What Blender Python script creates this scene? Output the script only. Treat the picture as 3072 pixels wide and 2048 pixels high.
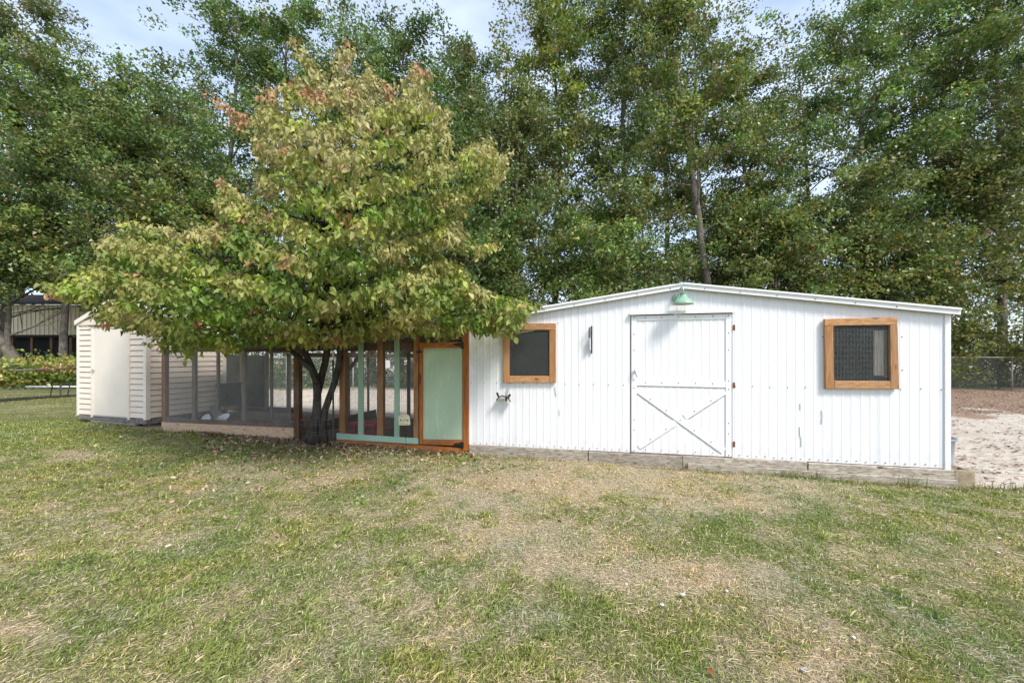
import bpy, bmesh, math, random
import numpy as np
from mathutils import Vector, Matrix
random.seed(7); rng = np.random.default_rng(7)
S = bpy.context.scene; COL = S.collection
for o in list(bpy.data.objects): bpy.data.objects.remove(o)
# ------------------------------------------------------------------ camera, sky, sun, exposure
F, CX, HY, CZ = 1200.0, 1536.0, 1072.0, 1.5
cam_d = bpy.data.cameras.new('camera'); cam = bpy.data.objects.new('camera', cam_d); COL.objects.link(cam)
cam.location = (0, 0, CZ); cam.rotation_euler = (math.radians(90), 0, 0)
cam_d.sensor_width = 36; cam_d.lens = 36 * F / 3072; cam_d.shift_y = (HY - 1024) / 3072
cam_d.clip_start = .05; cam_d.clip_end = 2000
S.camera = cam
SUN_EL, SUN_AZ = math.radians(48), math.radians(40)      # sun behind the camera, to its right
sd = Vector((math.sin(SUN_AZ) * math.cos(SUN_EL), -math.cos(SUN_AZ) * math.cos(SUN_EL), math.sin(SUN_EL)))
sl = bpy.data.lights.new('sun', 'SUN'); sl.energy = 2.5; sl.angle = math.radians(13); sl.color = (1, .965, .91)
so = bpy.data.objects.new('sun', sl); COL.objects.link(so); so.rotation_euler = sd.to_track_quat('Z', 'Y').to_euler(); so.location = sd * 40
W = bpy.data.worlds.new('World'); S.world = W; W.use_nodes = True
nt = W.node_tree; nt.nodes.clear()
def N(nt, typ, **kw):
    n = nt.nodes.new(typ)
    for k, v in kw.items(): setattr(n, k, v)
    return n
sky = N(nt, 'ShaderNodeTexSky', sky_type='NISHITA', sun_disc=False)
sky.sun_elevation = SUN_EL; sky.sun_rotation = math.atan2(sd.x, sd.y); sky.air_density = 1.0; sky.dust_density = 1.6; sky.ozone_density = 1.2
tc = N(nt, 'ShaderNodeTexCoord'); mp = N(nt, 'ShaderNodeMapping'); mp.inputs['Scale'].default_value = (1.4, 1.4, 3.6)
nz = N(nt, 'ShaderNodeTexNoise'); nz.inputs['Scale'].default_value = 2.6; nz.inputs['Detail'].default_value = 9; nz.inputs['Roughness'].default_value = .52
rp = N(nt, 'ShaderNodeValToRGB'); rp.color_ramp.elements[0].position = .36; rp.color_ramp.elements[1].position = .72
mx = N(nt, 'ShaderNodeMixRGB'); mx.inputs[2].default_value = (4.3, 4.9, 6.0, 1)
mlt = N(nt, 'ShaderNodeMath', operation='MULTIPLY_ADD'); mlt.inputs[1].default_value = .5; mlt.inputs[2].default_value = .30
bg = N(nt, 'ShaderNodeBackground'); bg.inputs['Strength'].default_value = .15
wo = N(nt, 'ShaderNodeOutputWorld')
L = nt.links.new
L(tc.outputs['Generated'], mp.inputs[0]); L(mp.outputs[0], nz.inputs['Vector']); L(nz.outputs[0], rp.inputs[0]); L(rp.outputs[0], mlt.inputs[0])
L(mlt.outputs[0], mx.inputs[0]); L(sky.outputs[0], mx.inputs[1]); L(mx.outputs[0], bg.inputs[0]); L(bg.outputs[0], wo.inputs[0])
S.view_settings.view_transform = 'Standard'; S.view_settings.look = 'None'; S.view_settings.gamma = 1
S.view_settings.exposure = 0.82; S.view_settings.use_curve_mapping = False
S.render.engine = 'CYCLES'
S.cycles.max_bounces = 6; S.cycles.transparent_max_bounces = 8; S.cycles.use_denoising = True; S.cycles.denoiser = 'OPENIMAGEDENOISE'; S.cycles.denoising_input_passes = 'RGB_ALBEDO_NORMAL'; S.cycles.denoising_prefilter = 'NONE'; S.cycles.sample_clamp_indirect = 3; S.render.filter_size = 1.15

# ------------------------------------------------------------------ frames and pixels
def gpt(px, d): return np.array([(px - CX) / F * d, d])                 # plan point on the ray of a column at a depth
O2 = np.array([-.64, 6.0]); R2 = np.array([5.122, 4.685])
U2 = (R2 - O2) / np.linalg.norm(R2 - O2); V2 = np.array([-U2[1], U2[0]]); LEN = float(np.linalg.norm(R2 - O2))
def W3(u, v, z): p = O2 + U2 * u + V2 * v; return (p[0], p[1], z)       # shed frame: u along the front, v backwards
def PL(px, py, v=0.):
    a = np.array([(px - CX) / F, 1.0]); t = (v + O2 @ V2) / (a @ V2); p = a * t
    return float((p - O2) @ U2), float(CZ - (py - HY) / F * t)
def uu(px, v=0.): return PL(px, 1100, v)[0]
def smooth(a, b, x): t = np.clip((x - a) / (b - a), 0, 1); return t * t * (3 - 2 * t)
def vnoise(x, y, seed=0):
    x = np.asarray(x, float); y = np.asarray(y, float)
    xi = np.floor(x).astype(np.int64); yi = np.floor(y).astype(np.int64); fx = x - xi; fy = y - yi
    def h(i, j):
        n = (i * 374761393 + j * 668265263 + seed * 1442695041) & 0xffffffff
        n = ((n ^ (n >> 13)) * 1274126177) & 0xffffffff
        return ((n ^ (n >> 16)) & 0xffff) / 65535.0
    sx = fx * fx * (3 - 2 * fx); sy = fy * fy * (3 - 2 * fy)
    return (h(xi, yi) * (1 - sx) + h(xi + 1, yi) * sx) * (1 - sy) + (h(xi, yi + 1) * (1 - sx) + h(xi + 1, yi + 1) * sx) * sy
def fbm(x, y, seed=0, o=4):
    s = 0; a = .5; t = 0
    for k in range(o): s = s + a * vnoise(x * 2**k, y * 2**k, seed + k * 17); t += a; a *= .55
    return s / t
def gz(x, y):
    x = np.asarray(x, float); y = np.asarray(y, float)
    u = (x - O2[0]) * U2[0] + (y - O2[1]) * U2[1]; v = (x - O2[0]) * V2[0] + (y - O2[1]) * V2[1]
    b = np.interp(u, [-9, -6, -3.1, -2.3, 0, 2.6, 5.9, 9], [.18, .18, .155, .124, .06, .035, -.005, -.01])
    w = smooth(-3.2, -.4, v) * (1 - smooth(2.5, 7, v))
    return b * w + .03 * (fbm(x * .9, y * .9, 3) - .5) * smooth(.3, .9, np.abs(v + 0.0)) + .010 * (vnoise(x * 6, y * 6, 9) - .5) + .05 * (fbm(u * 1.7, v * .2, 19, 3) - .45) * smooth(-1.2, -.1, v) * (1 - smooth(.0, .4, v))
def g1(x, y): return float(gz(x, y))

# ------------------------------------------------------------------ linking helpers
def tag(o, label=None, cat=None, group=None, kind=None):
    if label: o['label'] = label
    if cat: o['category'] = cat
    if group: o['group'] = group
    if kind: o['kind'] = kind
    return o
def thing(name, label, cat, loc=(0, 0, 0), group=None):
    o = bpy.data.objects.new(name, None); COL.objects.link(o); o.location = loc; o.empty_display_size = .2
    return tag(o, label, cat, group)
def wloc(o):
    l = Vector((0, 0, 0))
    while o is not None: l = l + o.location; o = o.parent
    return l
def link_mesh(name, me, m, parent=None, loc=None):
    if m is not None and not me.materials: me.materials.append(m)
    o = bpy.data.objects.new(name, me); COL.objects.link(o)
    if parent: o.parent = parent
    if loc is not None: o.location = loc
    return o
def obj(name, verts, faces, m, parent=None, smooth_=False, bevel=0, anchor=None):
    """verts in world space -> one object whose origin is the parent's (or the anchor)."""
    base = wloc(parent) if parent else Vector(anchor or (0, 0, 0))
    me = bpy.data.meshes.new(name)
    me.from_pydata([tuple(Vector(v) - base) for v in verts], [], faces)
    if bevel:
        bm = bmesh.new(); bm.from_mesh(me)
        bmesh.ops.recalc_face_normals(bm, faces=bm.faces)
        bmesh.ops.bevel(bm, geom=list(bm.edges), offset=bevel, segments=1, affect='EDGES', clamp_overlap=True)
        bm.to_mesh(me); bm.free()
    if smooth_: me.shade_smooth()
    return link_mesh(name, me, m, parent, None if parent else base)
def np_mesh(name, verts, faces, m, parent=None, colors=None, smooth_=False, base=(0, 0, 0)):
    """faces: (n,k) int array, colors: per vertex rgb -> attribute 'tint'"""
    if parent: base = wloc(parent)
    me = bpy.data.meshes.new(name); n, k = faces.shape
    v = (np.asarray(verts, np.float32) - np.array(base, np.float32))
    me.vertices.add(len(v)); me.vertices.foreach_set('co', v.ravel())
    me.loops.add(n * k); me.loops.foreach_set('vertex_index', faces.astype(np.int32).ravel())
    me.polygons.add(n); me.polygons.foreach_set('loop_start', np.arange(0, n * k, k, dtype=np.int32))
    if smooth_: me.polygons.foreach_set('use_smooth', np.ones(n, bool))
    me.update(calc_edges=True)
    if colors is not None:
        at = me.color_attributes.new('tint', 'FLOAT_COLOR', 'POINT')
        c = np.ones((len(v), 4), np.float32); c[:, :3] = colors; at.data.foreach_set('color', c.ravel())
    return link_mesh(name, me, m, parent, None if parent else base)
BOXF = [(0, 3, 2, 1), (4, 5, 6, 7), (0, 1, 5, 4), (1, 2, 6, 5), (2, 3, 7, 6), (3, 0, 4, 7)]
def slab(u0, u1, v0, v1, z0a, z1a, z0b=None, z1b=None):
    """box in the shed frame; z may differ at the u0 (a) and u1 (b) end"""
    z0b = z0a if z0b is None else z0b; z1b = z1a if z1b is None else z1b
    return [W3(u0, v0, z0a), W3(u1, v0, z0b), W3(u1, v1, z0b), W3(u0, v1, z0a), W3(u0, v0, z1a), W3(u1, v0, z1b), W3(u1, v1, z1b), W3(u0, v1, z1a)]
def board(name, m, parent, u0, u1, v0, v1, z0a, z1a, z0b=None, z1b=None, bev=.003):
    return obj(name, slab(u0, u1, v0, v1, z0a, z1a, z0b, z1b), BOXF, m, parent, bevel=bev)
def beam_v(p, q, w, h, up=(0, 0, 1)):
    """box bar between two world points"""
    p = Vector(p); q = Vector(q); d = (q - p).normalized(); up = Vector(up)
    s = d.cross(up)
    if s.length < 1e-4: s = d.cross(Vector((1, 0, 0)))
    s.normalize(); t = s.cross(d).normalized(); s = s * w / 2; t = t * h / 2
    return [p - s - t, p + s - t, p + s + t, p - s + t, q - s - t, q + s - t, q + s + t, q - s + t]
def bar(name, m, parent, p, q, w, h, up=(0, 0, 1), bev=.0):
    return obj(name, beam_v(p, q, w, h, up), BOXF, m, parent, bevel=bev)
class MB:
    def __init__(s): s.v = []; s.f = []
    def add(s, v, f): n = len(s.v); s.v += [tuple(x) for x in v]; s.f += [tuple(i + n for i in q) for q in f]
    def box(s, v8): s.add(v8, BOXF)
    def bar(s, p, q, w, h=None, up=(0, 0, 1)): s.box(beam_v(p, q, w, h or w, up))
    def tube(s, pts, r, sides=8, cap=True):
        v, f = tube(pts, r, sides, cap); s.add(v, f)
    def lathe(s, c, prof, sides=24, axis=(0, 0, 1)):
        c = Vector(c); ax = Vector(axis).normalized(); q = ax.to_track_quat('Z', 'Y'); vs = []
        for (r, h) in prof:
            for k in range(sides):
                a = 2 * math.pi * k / sides; vs.append(c + q @ Vector((r * math.cos(a), r * math.sin(a), h)))
        fs = [(i * sides + k, i * sides + (k + 1) % sides, (i + 1) * sides + (k + 1) % sides, (i + 1) * sides + k) for i in range(len(prof) - 1) for k in range(sides)]
        s.add(vs, fs)
    def build(s, name, m, parent=None, smooth_=False, bevel=0, anchor=None): return obj(name, s.v, s.f, m, parent, smooth_, bevel, anchor)
def tube(pts, r, sides=8, cap=True):
    pts = [Vector(p) for p in pts]; n = len(pts); rs = r if hasattr(r, '__len__') else [r] * n; vs = []; ref = None
    for i, p in enumerate(pts):
        d = (pts[min(i + 1, n - 1)] - pts[max(i - 1, 0)]).normalized()
        if ref is None: ref = d.orthogonal().normalized()
        ref = (ref - d * ref.dot(d)); ref = ref.normalized() if ref.length > 1e-5 else d.orthogonal().normalized()
        b = d.cross(ref)
        for k in range(sides):
            a = 2 * math.pi * k / sides; vs.append(p + (ref * math.cos(a) + b * math.sin(a)) * rs[i])
    fs = [(i * sides + k, i * sides + (k + 1) % sides, (i + 1) * sides + (k + 1) % sides, (i + 1) * sides + k) for i in range(n - 1) for k in range(sides)]
    if cap: fs.append(tuple(range(sides))[::-1]); fs.append(tuple((n - 1) * sides + k for k in range(sides)))
    return vs, fs

# ------------------------------------------------------------------ materials
def base_mat(name, rough=.7, spec=.5, metal=0):
    m = bpy.data.materials.new(name); m.use_nodes = True; t = m.node_tree; b = t.nodes['Principled BSDF']
    b.inputs['Roughness'].default_value = rough; b.inputs['Metallic'].default_value = metal; b.inputs['Specular IOR Level'].default_value = spec
    return m, t, b
def posn(t, scale=(1, 1, 1), rotz=0):
    g = N(t, 'ShaderNodeNewGeometry'); mp = N(t, 'ShaderNodeMapping'); mp.vector_type = 'POINT'
    mp.inputs['Scale'].default_value = scale; mp.inputs['Rotation'].default_value = (0, 0, rotz)
    t.links.new(g.outputs['Position'], mp.inputs[0]); return mp.outputs[0]
def noise(t, vec, scale, detail=5, rough=.55, dist=0):
    n = N(t, 'ShaderNodeTexNoise'); n.inputs['Scale'].default_value = scale; n.inputs['Detail'].default_value = detail
    n.inputs['Roughness'].default_value = rough; n.inputs['Distortion'].default_value = dist; t.links.new(vec, n.inputs['Vector']); return n.outputs[0]
def ramp(t, fac, stops):
    r = N(t, 'ShaderNodeValToRGB'); e = r.color_ramp.elements
    while len(e) < len(stops): e.new(.5)
    for i, (p, c) in enumerate(stops): e[i].position = p; e[i].color = (c[0], c[1], c[2], 1) if hasattr(c, '__len__') else (c, c, c, 1)
    t.links.new(fac, r.inputs[0]); return r.outputs[0]
def mix(t, fac, a, b, typ='MIX'):
    n = N(t, 'ShaderNodeMixRGB', blend_type=typ)
    for i, x in ((0, fac), (1, a), (2, b)):
        if hasattr(x, 'is_linked') or hasattr(x, 'links'): t.links.new(x, n.inputs[i])
        elif hasattr(x, '__len__'): n.inputs[i].default_value = (x[0], x[1], x[2], 1)
        else: n.inputs[i].default_value = x
    return n.outputs[0]
def bump(t, b, h, strength=.3, dist=.01):
    n = N(t, 'ShaderNodeBump'); n.inputs['Strength'].default_value = strength; n.inputs['Distance'].default_value = dist
    t.links.new(h, n.inputs['Height']); t.links.new(n.outputs[0], b.inputs['Normal'])
def objrand(t, lo, hi):
    o = N(t, 'ShaderNodeObjectInfo'); r = N(t, 'ShaderNodeMapRange'); r.inputs[3].default_value = lo; r.inputs[4].default_value = hi
    t.links.new(o.outputs['Random'], r.inputs[0]); return r.outputs[0]
ROT = -math.atan2(U2[1], U2[0])
def wood(name, c1, c2, dark, vertical=False, gray=0., rough=.75, knots=True):
    m, t, b = base_mat(name, rough, .3)
    sc = (22, 22, 1.6) if vertical else (1.6, 22, 22)
    v = posn(t, sc, ROT)
    n1 = noise(t, v, 2.2, 8, .65, .6); n2 = noise(t, posn(t, (1, 1, 1), ROT), 5, 5, .6)
    c = ramp(t, n1, [(.28, dark), (.45, c2), (.62, c1), (.8, [x * 1.12 for x in c1])])
    if knots:
        vo = N(t, 'ShaderNodeTexVoronoi'); vo.inputs['Scale'].default_value = 1.0
        t.links.new(posn(t, (7, 7, 2.6) if vertical else (2.6, 7, 7), ROT), vo.inputs['Vector'])
        k = ramp(t, vo.outputs['Distance'], [(.05, 1), (.16, 0)]); c = mix(t, k, c, [x * .45 for x in dark])
    gr = ramp(t, n2, [(.42, 0), (.72, 1)])
    if gray: 
        g2 = mix(t, gray, (0, 0, 0), gr, 'MULTIPLY'); 
        mm = N(t, 'ShaderNodeMath', operation='MULTIPLY'); t.links.new(gr, mm.inputs[0]); mm.inputs[1].default_value = gray
        c = mix(t, mm.outputs[0], c, (.27, .245, .215))
    br = objrand(t, .82, 1.12); cc = N(t, 'ShaderNodeCombineColor')
    for i in range(3): t.links.new(br, cc.inputs[i])
    c = mix(t, 1, c, cc.outputs[0], 'MULTIPLY')
    t.links.new(c, b.inputs['Base Color']); bump(t, b, n1, .5, .004); return m
def plain(name, c, rough=.6, metal=0, var=.12, sc=6, spec=.4, bmp=.15):
    m, t, b = base_mat(name, rough, spec, metal)
    n = noise(t, posn(t), sc, 6, .6); k = ramp(t, n, [(.3, [x * (1 - var) for x in c]), (.7, [min(1, x * (1 + var)) for x in c])])
    t.links.new(k, b.inputs['Base Color'])
    if bmp: bump(t, b, noise(t, posn(t), sc * 12, 4), bmp, .003)
    return m
def painted(name, c, worn, amount=.5, vertical=True, rough=.55):
    m, t, b = base_mat(name, rough, .4)
    n = noise(t, posn(t, (9, 9, 1.4) if vertical else (1.4, 9, 9), ROT), 2.5, 7, .65); n2 = noise(t, posn(t), 1.7, 4)
    a = mix(t, n2, [x * .84 for x in c], [min(1, x * 1.1) for x in c])
    t.links.new(mix(t, ramp(t, n, [(amount, 0), (amount + .12, 1)]), a, worn), b.inputs['Base Color']); bump(t, b, n, .25, .003); return m
def white_metal(name, c=(.80, .80, .81), algae=True):
    m, t, b = base_mat(name, .42, .45)
    st = noise(t, posn(t, (7, 7, .55), ROT), 2.4, 8, .6, .3); fine = noise(t, posn(t, (1, 1, 1)), 3.1, 6, .6)
    a = ramp(t, st, [(.3, [x * .93 for x in c]), (.6, c)])
    a = mix(t, ramp(t, fine, [(.62, 0), (.9, .35)]), a, (.55, .53, .47))
    # dribbles of dirt that start at the screw row and below the lamp / window sills
    sp = N(t, 'ShaderNodeSeparateXYZ'); t.links.new(posn(t), sp.inputs[0])
    if algae:
        x = N(t, 'ShaderNodeMapRange'); x.inputs[1].default_value = .35; x.inputs[2].default_value = -.45; t.links.new(sp.outputs[0], x.inputs[0])
        x2 = N(t, 'ShaderNodeMapRange'); x2.inputs[1].default_value = .95; x2.inputs[2].default_value = 1.75; t.links.new(sp.outputs[2], x2.inputs[0])
        mu = N(t, 'ShaderNodeMath', operation='MULTIPLY'); t.links.new(x.outputs[0], mu.inputs[0]); t.links.new(x2.outputs[0], mu.inputs[1])
        bl = ramp(t, noise(t, posn(t, (1, 1, 1)), 4.5, 5, .65), [(.35, .15), (.6, 1)])
        m2 = N(t, 'ShaderNodeMath', operation='MULTIPLY'); t.links.new(mu.outputs[0], m2.inputs[0]); t.links.new(bl, m2.inputs[1])
        m3 = N(t, 'ShaderNodeMath', operation='MULTIPLY'); t.links.new(m2.outputs[0], m3.inputs[0]); m3.inputs[1].default_value = .6
        a = mix(t, m3.outputs[0], a, (.40, .45, .33))
    # grime that splashes up from the ground
    gb = N(t, 'ShaderNodeMapRange'); gb.inputs[1].default_value = .42; gb.inputs[2].default_value = .18; t.links.new(sp.outputs[2], gb.inputs[0])
    g2 = N(t, 'ShaderNodeMath', operation='MULTIPLY'); t.links.new(gb.outputs[0], g2.inputs[0]); t.links.new(ramp(t, noise(t, posn(t, (1, 1, 1)), 9, 6, .7), [(.4, 0), (.7, .5)]), g2.inputs[1])
    a = mix(t, g2.outputs[0], a, (.5, .42, .33))
    t.links.new(a, b.inputs['Base Color']); bump(t, b, noise(t, posn(t, (2, 2, .7)), 3, 3), .22, .006); return m
def leafy(name, trans=.35, rough=.5, spec=.35):
    m = bpy.data.materials.new(name); m.use_nodes = True; t = m.node_tree; b = t.nodes['Principled BSDF']; out = t.nodes['Material Output']
    at = N(t, 'ShaderNodeAttribute', attribute_name='tint')
    b.inputs['Roughness'].default_value = rough; b.inputs['Specular IOR Level'].default_value = spec; t.links.new(at.outputs[0], b.inputs['Base Color'])
    tr = N(t, 'ShaderNodeBsdfTranslucent'); hs = N(t, 'ShaderNodeHueSaturation'); hs.inputs['Value'].default_value = 1.25; hs.inputs['Saturation'].default_value = 1.15
    t.links.new(at.outputs[0], hs.inputs['Color']); t.links.new(hs.outputs[0], tr.inputs[0])
    ms = N(t, 'ShaderNodeMixShader'); ms.inputs[0].default_value = trans
    t.links.new(b.outputs[0], ms.inputs[1]); t.links.new(tr.outputs[0], ms.inputs[2]); t.links.new(ms.outputs[0], out.inputs[0]); return m
def bark(name, c1, c2):
    m, t, b = base_mat(name, .9, .2)
    n = noise(t, posn(t, (1, 1, .35)), 14, 8, .7); n2 = noise(t, posn(t), 3.5, 4)
    c = ramp(t, n, [(.35, c1), (.65, c2)]); c = mix(t, ramp(t, n2, [(.5, 0), (.68, .5)]), c, [x * 1.5 for x in c2])
    t.links.new(c, b.inputs['Base Color']); bump(t, b, n, .9, .02); return m
M_white = white_metal('white_corrugated_steel'); M_trim = white_metal('white_trim_steel', (.82, .82, .82), False)
M_cedar_v = wood('cedar_vertical', (.50, .26, .11), (.40, .19, .075), (.24, .10, .04), True, .25)
M_cedar_h = wood('cedar_horizontal', (.52, .28, .12), (.40, .20, .08), (.25, .11, .045), False, .25)
M_orange_v = wood('stained_post', (.50, .17, .03), (.36, .11, .02), (.17, .05, .015), True, .22)
M_orange_h = wood('stained_rail', (.52, .18, .035), (.38, .12, .025), (.18, .055, .015), False, .3)
M_brown_v = wood('brown_orange_post', (.36, .18, .075), (.26, .12, .05), (.12, .06, .03), True, .3)
M_rust_v = wood('weathered_brown_post', (.20, .10, .055), (.14, .07, .04), (.06, .035, .025), True, .35)
M_gray_h = wood('weathered_timber', (.50, .45, .37), (.30, .25, .19), (.09, .07, .05), False, .6)
M_gray_v = wood('weathered_stud', (.26, .21, .16), (.19, .15, .11), (.08, .06, .045), True, .5)
M_dark_h = wood('dark_damp_timber', (.22, .16, .13), (.15, .11, .09), (.06, .045, .04), False, .4)
M_kick = wood('pale_kick_board', (.62, .44, .30), (.54, .36, .23), (.35, .21, .13), False, .25)
M_mint_v = painted('mint_paint_stud', (.30, .43, .32), (.16, .2, .13), .62)
M_mint_h = painted('mint_paint_board', (.34, .50, .38), (.38, .36, .26), .6, False)
M_mintpanel = painted('mint_panel', (.40, .52, .36), (.50, .60, .45), .56)
M_cream = painted('cream_vinyl', (.84, .71, .59), (.70, .58, .47), .68, False, .5)
M_creamdoor = painted('cream_door', (.84, .75, .64), (.73, .64, .53), .7, True, .45)
M_creamroof = plain('dull_roof_metal', (.38, .36, .31), .6)
M_skid = wood('rotten_skid', (.30, .27, .24), (.20, .17, .15), (.06, .05, .045), False, .3)
M_black = plain('black_iron', (.025, .025, .027), .45, .3)
M_blackp = plain('black_plastic', (.035, .035, .037), .5)
M_rust = plain('rusty_iron', (.20, .06, .025), .85, 0, .5, 60)
M_wire = plain('screen_wire', (.16, .16, .155), .5, .6, .1)
M_hwire = plain('galvanised_wire', (.42, .42, .41), .5, .5, .1)
M_galv = plain('galvanised_steel', (.50, .52, .51), .45, .5, .12)
M_link = plain('chain_wire', (.36, .38, .36), .5, .5, .1)
M_tin = plain('old_roof_tin', (.22, .20, .17), .6, .3, .3, 5)
M_lamp = plain('mint_enamel', (.24, .42, .29), .3, 0, .06, 6, .6, 0)
M_lampin = plain('white_enamel', (.7, .7, .68), .35)
M_bulb = plain('frosted_bulb', (.7, .68, .62), .3)
M_screw = plain('dark_screw', (.07, .07, .07), .5, .4)
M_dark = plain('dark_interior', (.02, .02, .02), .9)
M_wallin = plain('interior_wood', (.12, .095, .07), .85)
M_bin = plain('charcoal_bin', (.045, .047, .055), .5)
M_tarp = plain('grey_green_tarp', (.075, .072, .06), .75, 0, .3, 3)
M_bluegrey = plain('blue_grey_plastic', (.22, .27, .31), .4)
M_terra = plain('terracotta', (.30, .13, .07), .8)
M_dish = plain('white_plastic', (.72, .72, .74), .35)
M_pink = plain('faded_red_plastic', (.62, .07, .11), .45)
M_signc = plain('cream_sign', (.66, .60, .42), .6)
M_ink = plain('faded_ink', (.10, .08, .05), .7)
M_paper = plain('white_paper', (.6, .6, .6), .7)
M_block = plain('concrete_block', (.36, .29, .20), .95, 0, .35, 14, .2, .8)
M_bluebin = plain('grey_blue_bin', (.24, .27, .30), .4)
M_feather = plain('feather', (.58, .57, .55), .8)
M_tanwall = painted('tan_siding', (.78, .68, .52), (.62, .54, .41), .6)
M_shingle = plain('dark_shingle', (.06, .05, .05), .9, 0, .3, 12)
M_bark = bark('grey_bark', (.07, .058, .046), (.22, .195, .165)); M_bark2 = bark('dogwood_bark', (.025, .021, .018), (.085, .072, .06))
M_leaf = leafy('tree_leaf', .28, .42, .5); M_dleaf = leafy('dogwood_leaf', .25); M_grass = leafy('grass_blade', .22, .6, .15); M_dead = leafy('fallen_leaf', .05, .8, .1)

# ------------------------------------------------------------------ ground
def px_ground(px, py): d = CZ * F / (py - HY); return (px - CX) / F * d, d
DRY = [(1500, 1610, 190, 60, .9), (1680, 1690, 160, 40, .5), (2080, 1745, 300, 50, .95), (1900, 1720, 200, 35, .5), (2480, 1960, 240, 100, .6), (60, 1895, 110, 30, .9),
       (1900, 1440, 520, 45, .75), (1480, 1500, 260, 60, .6), (230, 1392, 120, 16, .7), (860, 1450, 220, 35, .45), (1750, 1390, 300, 20, .6), (2150, 1520, 200, 30, .5),
       (560, 1600, 200, 40, .35), (470, 1640, 60, 20, .5), (900, 1800, 200, 60, .2), (2350, 1500, 180, 40, .45), (1300, 1900, 300, 60, .15)]
GRN = [(200, 1360, 330, 90, .75), (60, 1300, 250, 60, .5), (350, 1300, 260, 35, .5), (2880, 1540, 260, 90, .75), (1800, 1790, 160, 60, .6), (2950, 1950, 220, 120, .45), (700, 1335, 150, 20, .6),
       (1000, 1500, 200, 40, .3), (2250, 1640, 200, 40, .45), (560, 1450, 200, 40, .4), (2500, 1440, 200, 25, .3), (100, 1960, 300, 80, .45), (1300, 1700, 250, 50, .2)]
def dry_f(x, y):
    d = np.maximum(y, .5); px = CX + x / d * F; py = HY + CZ * F / d
    s = .27 + .7 * (fbm(x * 1.3, y * 1.3, 11) - .5) + 1.0 * (fbm(x * 4.5, y * 4.5, 23, 3) - .5) + .7 * (vnoise(x * 14, y * 14, 29) - .5)
    q = .35 + 1.3 * fbm(x * 3.1, y * 3.1, 71, 3)
    for (a, b, c, e, w) in DRY: s = s + 1.0 * q * w * np.exp(-((px - a) / c) ** 2 - ((py - b) / e) ** 2)
    for (a, b, c, e, w) in GRN: s = s - .62 * (1.6 - q) * w * np.exp(-((px - a) / c) ** 2 - ((py - b) / e) ** 2)
    return np.clip(s, 0, 1.35)
def sand_f(x, y):
    u = (x - O2[0]) * U2[0] + (y - O2[1]) * U2[1]; v = (x - O2[0]) * V2[0] + (y - O2[1]) * V2[1]
    n = fbm(x * 2, y * 2, 5)
    edge = np.where(u > LEN, .05 + .35 * (n - .5), .12)
    a = smooth(edge - .06, edge + .10, v) * smooth(-6.4, -5.6, u + (n - .5) * .8 + .85 * v)
    return a
def litter_shade_f(x, y):
    n = fbm(x * 1.1, y * 1.1, 31); v = (x - O2[0]) * V2[0] + (y - O2[1]) * V2[1]
    a = (.25 + .75 * smooth(3, 11, x)) * smooth(9.2, 12.4, y + 5.5 * (n - .5) + 1.5 * (vnoise(x * 2, y * 3, 8) - .5)) * (1 - smooth(40, 60, y))
    px = CX + x / np.maximum(y, .5) * F; py = HY + CZ * F / np.maximum(y, .5)
    b = np.exp(-((px - 1080) / 330) ** 4 - ((py - 1330) / 36) ** 2) * 1.4 + .5 * np.exp(-((px - 760) / 150) ** 2 - ((py - 1300) / 14) ** 2)
    u = (x - O2[0]) * U2[0] + (y - O2[1]) * U2[1]; fl = smooth(-.02, .1, v) * (1 - smooth(2.5, 2.8, v)) * smooth(-7, -6.7, u) * (1 - smooth(-.1, .1, u))  # run floor takes full litter colour, standing in for the roof's shade
    return np.clip(np.maximum(np.maximum(a * sand_f(x, y), fl), b + .5 * (n - .5) * (b > .1)), 0, 1)
def axis_pts(segs):
    out = []
    for a, b, st in segs: out += list(np.arange(a, b, st))
    return np.array(out + [segs[-1][1]])
xs = axis_pts([(-600, -60, 60), (-60, -16, 4), (-16, -8, .4), (-8, 8, .07), (8, 16, .4), (16, 60, 4), (60, 600, 60)])
ys = axis_pts([(-60, -4, 8), (-4, 1, .5), (1, 9, .07), (9, 20, .3), (20, 60, 5), (60, 900, 70)])
GX, GY = np.meshgrid(xs, ys); nxg = len(xs)
vz = gz(GX, GY); vz += .012 * (vnoise(GX * 17, GY * 17, 41) - .5) * ((GX > -8) & (GX < 8) & (GY < 9))
gi = np.arange(GX.size).reshape(GX.shape)
fq = np.stack([gi[:-1, :-1], gi[:-1, 1:], gi[1:, 1:], gi[1:, :-1]], -1).reshape(-1, 4)
gcol = np.stack([np.clip(dry_f(GX, GY), 0, 1).ravel(), sand_f(GX, GY).ravel(), litter_shade_f(GX, GY).ravel()], -1)
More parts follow.
